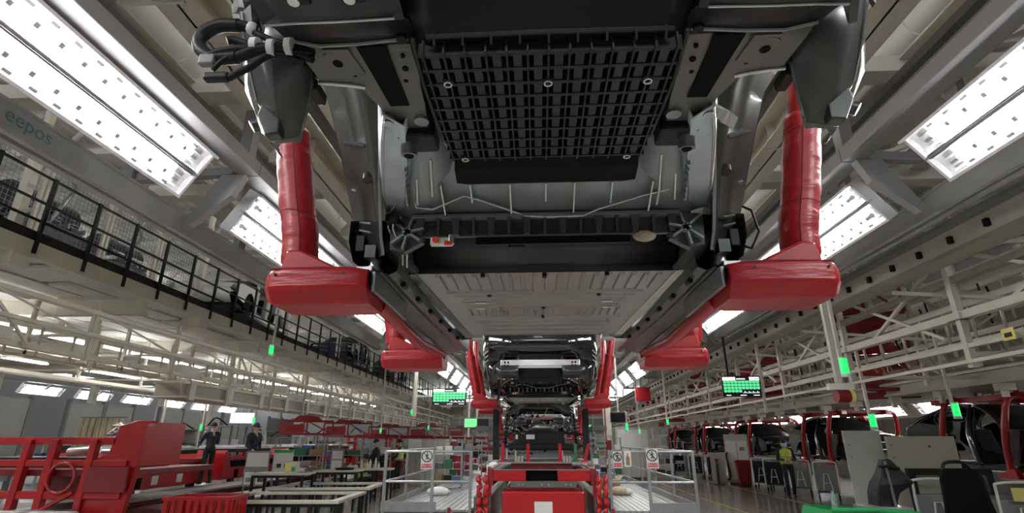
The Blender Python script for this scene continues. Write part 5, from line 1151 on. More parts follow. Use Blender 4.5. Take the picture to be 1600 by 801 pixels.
def battery_cart(label, x, y, rz=0.0):
    c = thing('battery_cart', label, 'cart', (x, y, 0.45), rz)
    MB().box(-.75, .75, -1.7, 1.7, .05, .42).build('chassis', 'red_paint', c, local=True, bevel=.02)
    MB().box(-.65, .65, -1.5, 1.5, .42, .62).build('lift_bay', 'black_matte', c, local=True)
    MB().box(-.78, .78, -1.65, 1.65, .62, .74).build('top_frame', 'red_paint', c, local=True, bevel=.015)
    for s in (-1, 1):
        MB().prism([(s * 1.55, .05), (s * 1.95, .05), (s * 1.95, .85), (s * 1.85, .95), (s * 1.55, .5)], 'x', -.78, .78).build('end_buffer', 'red_paint', c, local=True, bevel=.015)
        MB().box(.755, .77, s * .5 - .12, s * .5 + .12, .14, .36).build('paper_sheet', 'paper', c, local=True)
        for yy in (-1.2, 1.2): MB().cyl((s * .6, yy, .0), (s * .72, yy, .0), .12, 14).build('wheel', 'black_rubber', c, local=True, smooth=40)
    MB().box(.755, .775, -1.2, -1.0, .08, .34).build('vent', 'black_matte', c, local=True)
    for k in range(6): MB().cyl((.5 - (k % 2) * 1.0, -1.2 + k * .45, .74), (.5 - (k % 2) * 1.0, -1.2 + k * .45, .86), .04, 10).build('rest_pin', 'red_dull', c, local=True, smooth=40)
    return c
def battery(label, x, y, z, rz=0.0):
    b = thing('battery_pack', label, 'battery pack', (x, y, z), rz)
    MB().box(-.68, .68, -1.25, 1.25, 0, .11).build('tray', 'black_plastic', b, local=True, bevel=.02)
    MB().box(-.72, .72, -1.3, 1.3, .11, .135).build('flange', 'silver', b, local=True)
    MB().box(-.64, .64, -1.2, 1.2, .135, .20).build('lid', 'cast_blue', b, local=True, bevel=.02)
    for k in range(9): MB().box(-.6, .6, -1.1 + k * .26, -1.0 + k * .26, .20, .235).build('lid_rib', 'silver', b, local=True)
    return b
for i, (x, y) in enumerate(((-10.9, 14.9), (-11.0, 19.6), (-11.1, 24.3), (-11.2, 29.0))):
    nm = ('nearest', 'second', 'third', 'fourth')[i]
    battery_cart('%s red battery cart in the left row, loaded' % nm, x, y)
    battery('%s black and silver battery pack lying on a red cart' % nm, x, y, 1.32)

# tall red cart frame at the left border
rc_ = thing('red_frame_cart', 'large red steel frame cart at the left border', 'frame cart', (-9.3, 9.6, 0), world=True)
def rb(x0, x1, y0, y1, z0, z1, n='frame_bar', mt='red_paint', bv=.012): return MB().box(x0, x1, y0, y1, z0, z1).build(n, mt, rc_, bevel=bv)
rb(-12.5, -8.35, 10.5, 10.62, 1.60, 1.74, 'top_rail'); rb(-12.5, -8.0, 10.45, 10.57, 1.20, 1.32, 'middle_rail'); rb(-12.5, -8.0, 10.45, 10.57, .62, .76, 'lower_rail')
for x in (-10.1, -9.55, -8.75): MB().bar((x, 10.5, 1.7), (x - .05, 10.5, .0), .14).build('upright', 'red_paint', rc_, bevel=.012)
MB().prism([(-8.75, .0), (-8.75, 1.30), (-8.45, 1.45), (-8.35, 1.95), (-8.0, 2.05), (-7.72, 2.05), (-7.80, 1.35), (-7.95, .0)], 'y', 10.5, 10.62).build('end_plate', 'red_paint', rc_, bevel=.012)
MB().prism([(10.4, 1.2), (10.4, 2.02), (11.6, 2.02), (11.6, 1.2)], 'x', -7.80, -7.72).build('end_wing', 'red_paint', rc_, bevel=.01)
MB().box(-8.72, -7.9, 10.40, 10.46, .75, 1.2).build('inset_panel', 'red_dull', rc_)
MB().bar((-9.6, 10.42, .35), (-8.9, 10.42, .75), .06).build('brace', 'red_paint', rc_)
MB().tube([(-9.2 + .27 * math.cos(t * PI / 8), 10.40, 1.0 + .27 * math.sin(t * PI / 8)) for t in range(17)], .03, 8).build('hoop', 'red_paint', rc_, smooth=60)
rb(-12.5, -7.9, 10.6, 13.2, 1.02, 1.14, 'deck_plate', 'red_dull')
rb(-12.4, -8.6, 11.4, 12.6, 1.14, 1.34, 'black_load', 'black_plastic')
MB().cyl((-9.6, 10.9, 1.45), (-9.0, 10.9, 1.5), .09, 14).build('silver_shaft', 'silver', rc_, smooth=40)
MB().cyl((-8.9, 10.9, 1.47), (-8.3, 10.9, 1.47), .045, 12).build('silver_shaft', 'silver', rc_, smooth=40)
m = MB(); m.ball((-9.35, 12.0, 1.9), .22, 12, 8, (1.3, .6, .6)); m.build('axle_casting', 'silver', rc_, smooth=50)
for k in range(12): MB().cyl((-9.35 + random.uniform(-.35, .35), 11.85, 1.9 + random.uniform(-.15, .15)), (-9.35 + random.uniform(-.35, .35), 11.8, 1.9 + random.uniform(-.12, .12)), .035, 8).build('axle_fitting', random.choice(['steel', 'grey_dark', 'silver']), rc_, smooth=40)
for x, w in ((-9.9, .5), (-8.9, .45)): rb(x - w, x + w, 9.9, 10.2, .28, .46, 'white_bundle', 'white', .06)
rb(-12.4, -7.7, 10.3, 13.0, .10, .30, 'base_frame', 'red_dull')
bn = thing('red_bin', 'red slotted steel bin beside the nearest table frame', 'bin', (-5.35, 8.9, 0), 0.1)
MB().box(-.5, .5, -.3, .3, .02, .06).build('bottom', 'red_dull', bn, local=True)
for s in (-1, 1):
    for k in range(9): MB().box(-.49 + k * .115, -.43 + k * .115, s * .3 - .015, s * .3 + .015, .02, .80).build('slat', 'red_paint', bn, local=True)
    for k in range(5): MB().box(s * .5 - .015, s * .5 + .015, -.28 + k * .13, -.22 + k * .13, .02, .80).build('slat', 'red_paint', bn, local=True)
    MB().box(-.52, .52, s * .3 - .025, s * .3 + .025, .80, .85).build('top_rim', 'red_paint', bn, local=True); MB().box(s * .5 - .025, s * .5 + .025, -.32, .32, .80, .85).build('top_rim', 'red_paint', bn, local=True)
MB().box(-.35, .35, -.2, .2, .06, .55).build('contents', 'wood_box', bn, local=True)

# wire racks and red machines further down the left side
def wire_rack(label, x, y, w, d, h, rz, n=3, loads=True):
    r = thing('wire_rack', label, 'rack', (x, y, 0), rz)
    for sx in (-1, 1):
        for sy in (-1, 1): MB().box(sx * w/2 - .02, sx * w/2 + .02, sy * d/2 - .02, sy * d/2 + .02, 0, h).build('post', 'galv', r, local=True)
    for k in range(n + 1):
        z = .12 + k * (h - .15) / n
        MB().box(-w/2, w/2, -d/2, d/2, z, z + .02).build('shelf', 'galv', r, local=True)
        if loads and k < n:
            for q in range(3):
                ww = w / 3.6; hh = random.uniform(.12, .26); cx = -w/2 + (q + .5) * w / 3
                MB().box(cx - ww/2, cx + ww/2, -d/2 + .05, d/2 - .05, z + .02, z + .02 + hh).build('load_box', random.choice(['grey_dark', 'black_plastic', 'wood_box', 'blue_part', 'white', 'green_dark', 'galv', 'red_dull']), r, local=True, bevel=.01)
    return r
for i, (x, y, w, d, h) in enumerate(((-8.3, 19.0, 1.6, .6, 1.75), (-7.7, 21.2, 1.6, .6, 1.7), (-7.1, 23.6, 1.4, .6, 1.7), (-5.9, 26.5, 1.2, .6, 1.8), (-6.4, 30, 1.5, .6, 1.8), (-9.4, 23.5, 1.6, .6, 1.9))):
    wire_rack('grey wire rack with parts on the left floor, %s from the tables' % ordinal(i), x, y, w, d, h, 0.2)
for i, (x, y, w, d, h) in enumerate(((-2.4, 14.5, .7, .5, 1.15), (-2.5, 17.5, .7, .5, 1.3), (-2.45, 21, .8, .5, 1.4), (-1.75, 19.5, .6, .5, 1.2))):
    r = wire_rack('silver parts trolley on the left platform, %s from the sign' % ordinal(i), x, y, w, d, h, 0.1); r.location.z = .535
for i, (x, y, w, d, h) in enumerate(((1.75, 16.0, .6, .5, 1.3), (2.3, 18.5, .7, .5, 1.25), (2.2, 22, .7, .5, 1.3), (1.6, 20.5, .6, .5, 1.2))):
    r = wire_rack('silver parts trolley on the right platform, %s from the signs' % ordinal(i), x, y, w, d, h, -0.1); r.location.z = .535
def cloth_pile(label, x, y, z, mt):
    b = thing('cloth_pile', label, 'cloth pile', (x, y, z))
    m = MB(); m.ball((0, 0, .08), .2, 12, 8, (1.3, .9, .5)); m.build('heap', mt, b, local=True, smooth=60)
    m = MB(); m.ball((.16, -.05, .07), .12, 10, 6, (1.1, .9, .6)); m.build('fold', 'paper', b, local=True, smooth=60)
cloth_pile('white bagged parts on the left platform deck', -2.3, 12.6, .53, 'white')
cloth_pile('pale bagged parts on the right platform deck', 1.75, 12.9, .53, 'tan')
ctn = thing('open_carton', 'open brown carton on the right platform deck', 'carton', (1.62, 13.6, .535), .3)
MB().box(-.2, .2, -.16, .16, 0, .26).build('carton_body', 'wood_box', ctn, local=True)
for s in (-1, 1): MB().bar((s * .2, 0, .26), (s * .32, 0, .36), .3, .01, up=(0, 0, 1)).build('carton_flap', 'tan', ctn, local=True)
def red_station(label, x, y, w, rz=0):
    r = thing('assembly_station', label, 'assembly station', (x, y, 0), rz)
    MB().box(-w/2, w/2, -.6, .6, .3, .75).build('base', 'red_paint', r, local=True, bevel=.02)
    MB().box(-w/2 + .2, w/2 - .2, -.5, .5, .8, 1.05).build('black_unit', 'black_plastic', r, local=True, bevel=.03)
    MB().box(-w/2, w/2, -.55, -.5, 1.1, 1.25).build('front_rail', 'red_paint', r, local=True)
    for k in range(3): MB().box(-w/2 + .15 + k * w * .3, -w/2 + .35 + k * w * .3, -.62, -.6, .35, .6).build('paper_sheet', 'paper', r, local=True)
    for s in (-1, 1): MB().box(s * w/2 - .06, s * w/2 + .06, -.6, -.45, 0, 1.9).build('upright', 'red_paint', r, local=True)
    MB().box(-w/2, w/2, -.6, -.5, 1.85, 1.97).build('top_beam', 'red_dull', r, local=True)
    for k in range(10): MB().cyl((-w/2 + .3 + random.random() * (w - .6), -.55, 1.05 + random.random() * .2), (-w/2 + .3 + random.random() * (w - .6), -.5, 1.1 + random.random() * .2), .05, 8).build('fitting', random.choice(['steel', 'silver', 'grey_dark']), r, local=True, smooth=40)
for i, (x, y, w) in enumerate(((-7.6, 26.0, 2.0), (-6.6, 29.0, 2.2), (-7.6, 32, 2.4), (-6.2, 34.5, 2.2), (-4.6, 38, 2.2), (-9.5, 31, 2.4))):
    red_station('red assembly station behind the bench tables, %s into the hall' % ordinal(i), x, y, w)
# red lattice frames hung above the left stations
def hanging_frame(label, x, y, z, w, h, mt='red_dull', rz=0, cat='carrier frame'):
    r = thing('carrier_frame', label, cat, (x, y, z), rz)
    for zz in (0, h): MB().bar((-w/2, 0, zz), (w/2, 0, zz), .08).build('rail', mt, r, local=True)
    for xx in (-w/2, w/2, 0): MB().bar((xx, 0, 0), (xx, 0, h), .07).build('stile', mt, r, local=True)
    MB().bar((-w/2, 0, 0), (0, 0, h), .05).build('diagonal', mt, r, local=True); MB().bar((0, 0, h), (w/2, 0, 0), .05).build('diagonal', mt, r, local=True)
    MB().prism([(-w * .3, h), (w * .3, h), (w * .18, h + .22), (-w * .18, h + .22)], 'y', -.06, .06).build('yoke', mt, r, local=True)
    MB().box(-w * .45, -w * .05, -.03, .03, h * .1, h * .75).build('infill_plate', mt, r, local=True)
    MB().bar((0, 0, h + .2), (0, 0, h + .55), .06).build('hanger', 'cream', r, local=True)
    return r
for i, (x, y, z, w, h) in enumerate(((-9.5, 22, 1.95, 2.0, .5), (-9.2, 26, 1.9, 2.2, .6), (-8.6, 31, 1.85, 2.2, .6), (-7.4, 36, 1.9, 2.4, .7), (-5.6, 41, 1.9, 2.4, .7))):
    hanging_frame('dark red carrier frame hanging under the left duct, %s into the hall' % ordinal(i), x, y, z, w, h, rz=.4)
ct = thing('dust_curtain', 'tan hanging dust curtain beside the red carts on the left', 'curtain', (-14.5, 17.5, 0))
for k in range(14): MB().tube([(-.7 + k * .1, .04 * (k % 2), 2.4), (-.75 + k * .11, .04 * (k % 2), 1.2), (-.8 + k * .12, .05 * (k % 2), .3)], .06, 8).build('pleat', 'curtain', ct, local=True, smooth=60)
MB().bar((-.8, 0, 2.42), (.8, 0, 2.42), .04).build('curtain_rail', 'grey_dark', ct, local=True)
MB().bar((0, 0, 2.42), (0, 0, 3.45), .03).build('curtain_hanger', 'grey_dark', ct, local=True)
# grey partition panels of the neighbouring line
for i in range(5):
    p = thing('partition_panel', 'grey partition panel behind the red carts, %s from the left border' % ordinal(i), 'partition', (-19.5 + i * .3, 18 + i * 5.0, 0))
    MB().box(-.05, .05, -1.8, 1.8, .3, 3.2).build('sheet', 'grey_mid', p, local=True)
    for y in (-1.8, 0, 1.8): MB().box(-.08, .08, y - .05, y + .05, 0, 3.3).build('post', 'grey_dark', p, local=True)

# ================================================================ GENERIC BODY ON THE SIDE LINE
def side_car(label, loc, rz=0):
    c = thing('suspended_car', label, 'car', loc, rz)
    B = lambda m, n, mt='car_black', p=c, **k: m.build(n, mt, p, local=True, **k)
    fend = [(-2.3, .25), (-2.33, .5), (-2.2, .66), (-1.7, .78), (-.9, .86), (-.82, .8), (-.82, .10), (-.95, .12), (-1.02, .36), (-1.15, .52), (-1.36, .59), (-1.57, .52), (-1.72, .36), (-1.78, .2)]
    quar = [(.95, .12), (1.02, .34), (1.15, .52), (1.37, .60), (1.58, .53), (1.74, .36), (1.80, .2), (2.22, .25), (2.30, .65), (2.2, .95), (1.7, 1.06), (1.1, .98), (.86, .88), (.82, .6), (.84, .14)]
    for s in (-1, 1):
        B(MB().prism(fend, 'x', s * .90, s * .93), 'fender', smooth=20, bevel=.02)
        B(MB().prism(quar, 'x', s * .90, s * .93), 'quarter_panel', smooth=20, bevel=.02)
        B(MB().box(min(s*.78, s*.92), max(s*.78, s*.92), -.9, 1.0, 0, .13), 'sill', bevel=.03)
        for pts, r in ((((.90, -.86, .82), (.74, -.45, 1.12), (.62, .0, 1.33)), .045), (((.90, .05, .12), (.90, .12, .8), (.64, .22, 1.36)), .06), (((.90, .95, .9), (.82, 1.2, 1.1), (.64, 1.15, 1.33)), .05), (((.86, 2.1, .98), (.72, 1.85, 1.15), (.60, 1.5, 1.28)), .05), (((.62, .0, 1.33), (.64, .45, 1.39), (.63, 1.1, 1.36), (.60, 1.6, 1.26)), .04)):
            B(MB().tube(smooth_path([(s * a, b, d) for a, b, d in pts], 5), r, 8), 'pillar', smooth=60)
        B(MB().tube(smooth_path([(s*.925, -.8, .16), (s*.935, -.8, .78), (s*.78, -.42, 1.12), (s*.66, .0, 1.32), (s*.68, .18, 1.33), (s*.92, .1, .75), (s*.925, .02, .16), (s*.925, -.8, .16)], 6), .012, 6), 'door_highlight', 'steel_bright', smooth=60)  # highlights around the door openings put in as bright metal lines
        B(MB().tube(smooth_path([(s*.925, .14, .16), (s*.935, .2, .78), (s*.70, .3, 1.34), (s*.68, 1.05, 1.31), (s*.88, 1.05, .95), (s*.925, .8, .6), (s*.925, .75, .18), (s*.925, .14, .16)], 6), .012, 6), 'door_highlight', 'steel_bright', smooth=60)
        B(MB().ball((s*.72, -2.12, .56), .14, 10, 8, (1.1, .8, .45)), 'headlamp', 'silver', smooth=50)
        B(MB().cyl((s*.55, -1.36, .30), (s*.85, -1.36, .30), .28, 18), 'wheel_well', 'black_matte', smooth=40); B(MB().cyl((s*.55, 1.38, .30), (s*.85, 1.38, .30), .28, 18), 'wheel_well', 'black_matte', smooth=40)
    cross = lambda y, z, w, dz: [(w * t, y, z - dz * t * t) for t in (-1, -.5, 0, .5, 1)]
    B(MB().loft([cross(-2.34, .5, .7, .02), cross(-2.28, .68, .78, .03), cross(-1.7, .83, .86, .06), cross(-.9, .95, .89, .1)]), 'bonnet', smooth=60, solid=.015)
    B(MB().loft([cross(-2.2, .12, .75, 0), cross(-2.36, .3, .74, 0), cross(-2.34, .5, .74, .02)]), 'nose_panel', smooth=60, solid=.015)
    B(MB().loft([cross(-.88, .94, .84, .08), cross(-.4, 1.2, .72, .06), cross(-.02, 1.36, .6, .04)]), 'windscreen', 'black_plastic', smooth=60, solid=.01)
    B(MB().loft([cross(-.02, 1.37, .62, .04), cross(.45, 1.43, .64, .05), cross(1.1, 1.40, .63, .05), cross(1.6, 1.29, .6, .04)]), 'roof', smooth=60, solid=.015)
    B(MB().loft([cross(1.6, 1.29, .6, .04), cross(2.1, 1.02, .78, .04), cross(2.3, .7, .85, .02), cross(2.28, .3, .85, 0)]), 'tailgate', smooth=60, solid=.015)
    B(MB().box(-.8, .8, -2.1, 2.2, .06, .14), 'underfloor', 'black_plastic')
    B(MB().box(-.75, .75, -.75, -.55, .4, .82), 'dashboard', 'black_matte', bevel=.04)
    for x in (-.38, .38): B(MB().prism([(-.05, .14), (.45, .14), (.62, .85), (.48, .88), (.32, .42), (-.05, .38)], 'x', x - .23, x + .23), 'seat_shell', 'black_matte', bevel=.04)
    return c
sc1 = side_car('black car body on the right line, nearest to the camera', (10.6, 12.8, 1.06))
for i, y in enumerate((19.7, 26.6, 33.5, 40.4)):
    dup(sc1, (10.6, y, 1.06), 'black car body on the right line, %s from the camera' % ordinal(i + 1))
def paint(root, names, mt):
    for o in root.children:
        if o.data.materials[0].name in names: o.material_slots[0].link = 'OBJECT'; o.material_slots[0].material = M[mt]
wc = dup(sc1, (-9.5, 15.6, 5.15), 'white car body parked on the mezzanine behind the black railing', rotz=0.15); paint(wc, ('car_black',), 'car_white')
bc = dup(sc1, (-9.5, 25.2, 5.15), 'dark blue car body on the mezzanine beyond the white one', rotz=0.1); paint(bc, ('car_black',), 'car_blue')
bc2 = dup(sc1, (-9.5, 33.0, 5.15), 'black car body farthest along the mezzanine', rotz=0.1)
for i, y in enumerate((15.6, 25.2, 33.0)):
    sk = thing('body_skid', 'grey steel skid under the %s car body on the mezzanine' % ('white', 'dark blue', 'farthest')[i], 'skid', (-9.5, y, 4.6))
    for s in (-1, 1): MB().box(s * .6 - .06, s * .6 + .06, -2.0, 2.0, 0, .2).build('runner', 'grey_mid', sk, local=True)
    for yy in (-1.2, 1.2):
        MB().box(-.66, .66, yy - .05, yy + .05, .2, .3).build('cross_member', 'grey_mid', sk, local=True)
        for s in (-1, 1): MB().box(s * .6 - .05, s * .6 + .05, yy - .05, yy + .05, .3, .62).build('rest', 'grey_dark', sk, local=True)
# dark machines on the mezzanine
for i, (x, y, w, h) in enumerate(((-10.0, 6.6, 1.4, 2.1), (-10.0, 9.0, 1.3, 1.9), (-10.1, 11.2, 1.1, 1.7))):
    mc = thing('drive_machine', 'dark conveyor drive machine behind the mesh fence, %s from the camera' % ordinal(i), 'machine', (x, y, 4.6))
    MB().box(-w/2, w/2, -w/2, w/2, .1, h * .55).build('gearbox', 'grey_dark', mc, local=True, bevel=.04)
    MB().cyl((0, -w/2, h * .7), (0, w/2, h * .7), h * .22, 18).build('motor', 'car_blue', mc, local=True, smooth=40)
    for k in range(4): MB().box(-w/2 - .05, w/2 + .05, -w/2 + k * w / 3.4, -w/2 + k * w / 3.4 + .04, h * .55, h * .6).build('fin', 'steel', mc, local=True)
    MB().tube([(w * .3, 0, h * .6), (w * .5, .1, h * 1.0), (w * .2, .3, h * 1.2)], .04, 8).build('pipe', 'steel', mc, local=True, smooth=60)
    for s in (-1, 1): MB().box(s * w * .4 - .05, s * w * .4 + .05, -w/2, w/2, 0, .1).build('foot', 'grey_mid', mc, local=True)

# red hanger frames of the right line
def right_hanger(label, y):
    h = thing('line_hanger', label, 'hanger', (10.6, y, 0.94))
    B = lambda m, n, mt='red_paint', **k: m.build(n, mt, h, local=True, **k)
    for s in (-1, 1):
        for yy in (-1.0, .75):
            B(MB().tube(smooth_path([(s * .75, yy - .25, 1.62), (s * 1.02, yy - .25, 1.55), (s * 1.10, yy - .12, 1.1), (s * 1.10, yy + .02, .6), (s * 1.08, yy + .1, .12)], 5), .065, 10), 'arm', smooth=60)
            B(MB().prism([(yy - .12, 0), (yy + .38, 0), (yy + .38, .08), (yy + .12, .16), (yy - .06, .2)], 'x', s * 1.02, s * 1.15), 'foot', bevel=.015)
            B(MB().box(min(s * .8, s * 1.05), max(s * .8, s * 1.05), yy + .02, yy + .14, .02, .11), 'rest', 'steel')
        B(MB().box(s * .7 - .08, s * .7 + .08, -1.5, 1.3, 1.56, 1.68), 'side_beam')
    for yy in (-1.25, .5):
        B(MB().box(-.8, .8, yy - .07, yy + .07, 1.6, 1.72), 'cross_beam', 'red_dull')
        for s in (-1, 1): B(MB().box(s * .2 - .05, s * .2 + .05, yy - .05, yy + .05, 1.72, 1.82), 'drop_link', 'grey_dark')
    return h
rh = right_hanger('red hanger frame around the nearest car of the right line', 12.8)
for i, y in enumerate((19.7, 26.6, 33.5, 40.4)): dup(rh, (10.6, y, 0.94), 'red hanger frame around the %s car of the right line' % ordinal(i + 1))
# red carrier frames stored in the right steelwork
n = 0
for i in range(19):
    y = 6.0 + i * 2.1; x = (7.6, 9.1, 10.4)[i % 3]; z = (3.15, 4.05, 3.5, 4.4)[i % 4]
    r = hanging_frame('red carrier frame stored in the right steelwork, %s from the camera' % ordinal(i), x, y, z, 1.5, .75, 'red_dull' if i % 2 else 'red_paint', rz=(-.7 if i % 2 else -.5))
    MB().prism([(-.5, -.05), (.5, -.05), (.62, -.45), (-.62, -.45)], 'y', -.03, .03).build('skirt_plate', 'red_dull', r, local=True)
    MB().tube(smooth_path([(-.6, -.1, 0), (-.5, -.4, -.2), (0, -.5, -.25), (.5, -.4, -.2), (.6, -.1, 0)], 5), .05, 8).build('bow', 'red_dull', r, local=True, smooth=60)

# ================================================================ RIGHT FLOOR
def trolley(label, x, y, rz, tagc=None, black=True):
    t = thing('white_trolley', label, 'trolley', (x, y, 0), rz)
    B = lambda m, n, mt, **k: m.build(n, mt, t, local=True, **k)
    B(MB().box(-.32, .32, -.45, .45, .22, .26), 'deck', 'grey_dark')
    B(MB().tube(smooth_path([(-.30, -.45, .24), (-.30, -.47, .95), (-.24, -.48, 1.08), (.24, -.48, 1.08), (.30, -.47, .95), (.30, -.45, .24)], 5), .02, 8), 'push_handle', 'white', smooth=60)
    B(MB().tube([(-.12, -.47, .30), (-.05, -.47, .75), (.05, -.47, .75), (.12, -.47, .30)], .013, 8), 'inner_brace', 'white', smooth=60)
    B(MB().tube([(-.09, -.47, .5), (.09, -.47, .5)], .012, 8), 'inner_brace', 'white', smooth=60)
    for sx in (-1, 1):
        B(MB().bar((sx * .30, -.45, .24), (sx * .30, .45, .24), .04), 'side_bar', 'white')
        for sy in (-1, 1): B(MB().cyl((sx * .26 - .02, sy * .36, .09), (sx * .26 + .02, sy * .36, .09), .09, 14), 'caster', 'black_rubber', smooth=40)
    if black: B(MB().box(-.28, .28, -.38, .42, .26, .98), 'load_crate', 'black_plastic', bevel=.02)
    else: B(MB().box(-.28, .28, -.38, .42, .26, .85), 'load_crate', 'grey_mid', bevel=.02)
    if tagc: B(MB().box(-.12, .10, -.50, -.495, .84, 1.02), 'yellow_note', 'paper_yellow')
    return t
for lb, x, y, rz, tg, bl in (('white trolley standing just right of the red bin', 8.35, 21.6, -.5, None, True), ('white trolley left of the person walking the right aisle', 8.35, 20.5, -.5, None, True), ('white trolley just right of the walking person', 8.6, 19.2, -.4, None, False), ('white trolley beside the grey side box under the second black car', 8.7, 17.7, -.45, None, False), ('white trolley with a yellow note at the right border', 7.0, 9.1, -.15, 1, False), ('white trolley behind the dark frame of the pale boards', 6.35, 9.85, -.2, None, False), ('black loaded white trolley far down the right aisle', 8.1, 26.5, -.4, None, True), ('black loaded white trolley left of the control cabinet', 7.6, 27.6, -.4, None, True), ('white trolley far behind the platform rail', 7.3, 29.5, -.4, None, True)):
    trolley(lb, x, y, rz, tg, bl)
cc = thing('control_cabinet', 'pale control cabinet with a looped hose beside the red bin', 'cabinet', (8.25, 23.8, 0), -.3)
MB().box(-.45, .45, -.3, .3, .08, 1.95).build('carcass', 'cabinet', cc, local=True, bevel=.01)
MB().box(.02, .40, -.31, -.30, .2, 1.7).build('door', 'white', cc, local=True); MB().box(-.40, -.02, -.31, -.30, .2, 1.7).build('door', 'white', cc, local=True)
MB().tube(smooth_path([(-.38, -.34, 1.25), (-.44, -.36, 1.1), (-.40, -.36, .7), (-.36, -.36, .35), (-.44, -.36, .2), (-.55, -.34, .2)], 6), .03, 8).build('hose', 'black_rubber', cc, local=True, smooth=60)
MB().box(.1, .3, -.315, -.31, 1.3, 1.45).build('label_plate', 'grey_mid', cc, local=True); MB().box(-.4, .4, -.25, .25, 0, .08).build('plinth', 'grey_dark', cc, local=True)
sb = thing('side_box', 'low pale box with a dark barrier post beside the control cabinet', 'box', (7.35, 23.6, 0), -.3)
MB().box(-.28, .28, -.25, .25, .05, 1.2).build('box_body', 'cabinet', sb, local=True, bevel=.01); MB().cyl((-.05, -.4, 0), (-.05, -.4, 1.0), .06, 12).build('barrier_post', 'ink', sb, local=True, smooth=40); MB().cyl((-.05, -.4, .8), (-.05, -.4, .9), .062, 12).build('red_band', 'red_paint', sb, local=True, smooth=40); MB().box(-.2, .2, -.2, .2, 0, .05).build('plinth', 'grey_dark', sb, local=True)
rbn = thing('wheeled_bin', 'red plastic wheeled bin before the control cabinet', 'bin', (8.0, 22.6, 0), -.2)
MB().loft([[(-.2, -.2, .05), (.2, -.2, .05), (.2, .2, .05), (-.2, .2, .05)], [(-.26, -.27, .88), (.26, -.27, .88), (.26, .27, .88), (-.26, .27, .88)]], True).build('bin_body', 'red_dull', rbn, local=True)
MB().prism([(-.29, .88), (.29, .88), (.25, .95), (-.2, .98)], 'x', -.28, .28).build('lid', 'red_dull', rbn, local=True, bevel=.01); MB().cyl((-.22, .2, .08), (.22, .2, .08), .08, 12).build('wheel', 'black_rubber', rbn, local=True, smooth=40)
# pale panel boards
for lb, x, y, w, z0, z1, rz, mt in (('darker beige panel board behind the pale board', 5.75, 10.2, .62, .25, 1.84, -.1, 'cabinet'), ('pale beige panel board standing behind the black scooter', 6.45, 9.75, 1.1, .1, 1.74, -.05, 'beige_panel')):
    p = thing('panel_board', lb, 'panel board', (x, y, 0), rz)
    MB().box(-w/2, w/2, 0, .04, z0, z1).build('sheet', mt, p, local=True, bevel=.006)
    for zz in (1.6, 1.4): MB().cyl((-w/2 + .07, -.01, z0 * 0 + zz), (-w/2 + .07, 0, zz), .018, 8).build('screw', 'grey_mid', p, local=True)
    for s in (-1, 1): MB().box(s * (w/2 - .06) - .03, s * (w/2 - .06) + .03, .04, .3, 0, .3).build('foot', 'grey_dark', p, local=True)
MB().cyl((.12, -.008, 1.58), (.12, 0, 1.58), .018, 10).build('knob', 'ink', p, local=True)
dfm = thing('dark_frame', 'black rectangular frame leaning before the pale panel board', 'frame', (6.55, 9.55, 0), -.05)
for x0, x1, z0, z1 in ((-.55, .75, 1.14, 1.24), (-.55, -.43, .3, 1.14), (.65, .75, .3, 1.14), (-.55, .75, .2, .3)): MB().box(x0, x1, 0, .05, z0, z1).build('frame_bar', 'black_plastic', dfm, local=True)
for x in (-.49, .69): MB().box(x - .04, x + .04, -.1, .15, 0, .2).build('foot', 'black_plastic', dfm, local=True)
# black under-car box near person
for lb, x, y, w, d, h, mt in (('grey side box with a white label below the second black car', 9.0, 16.2, .5, .7, 1.05, 'grey_mid'), ('tall black tool cabinet below the suspended cars', 9.2, 14.3, 1.2, .8, 1.0, 'black_matte'), ('black tool cabinet at the right border', 9.1, 10.6, 1.4, .7, .9, 'grey_dark')):
    b = thing('tool_cabinet', lb, 'tool cabinet', (x, y, 0), -.4)
    MB().box(-w/2, w/2, -d/2, d/2, .06, h).build('carcass', mt, b, local=True, bevel=.015)
    MB().box(-w/2 + .05, w/2 - .05, -d/2 - .012, -d/2, .15, h - .08).build('front_panel', mt, b, local=True)
    MB().box(-w * .1, w * .22, -d/2 - .018, -d/2 - .012, h * .62, h * .75).build('label_plate', 'paper' if mt != 'black_matte' else 'grey_dark', b, local=True)
    MB().box(-w/2 + .04, w/2 - .04, -d/2 + .04, d/2 - .04, 0, .06).build('plinth', 'black_matte', b, local=True)
# green utility tricycle with black seats
gt = thing('utility_tricycle', 'green utility tricycle with black steering cowl and black seat back', 'tricycle', (4.9, 7.9, 0), world=True)
B = lambda m, n, mt, **k: m.build(n, mt, gt, **k)
m = MB(); m.loft([[(3.78, 7.75, .30), (4.75, 7.75, .30), (4.75, 8.5, .30), (3.78, 8.5, .30)], [(3.72, 7.70, .66), (4.80, 7.70, .66), (4.80, 8.55, .66), (3.72, 8.55, .66)], [(3.76, 7.72, .80), (4.86, 7.72, .76), (4.86, 8.53, .76), (3.76, 8.53, .80)]], True); m.add([(3.78, 7.75, .30), (4.75, 7.75, .30), (4.75, 8.5, .30), (3.78, 8.5, .30)], [(3, 2, 1, 0)])
B(m, 'cargo_tub', 'green_paint', bevel=.03)
B(MB().box(3.78, 4.78, 7.76, 8.50, .72, .74), 'tub_floor', 'green_dark')
B(MB().tube([(3.76, 7.72, .81), (4.3, 7.70, .82), (4.88, 7.72, .77)], .03, 10), 'tub_rim', 'green_paint', smooth=60)
B(MB().box(4.3, 4.85, 7.78, 8.2, .78, .84), 'silver_sill', 'silver', bevel=.01)
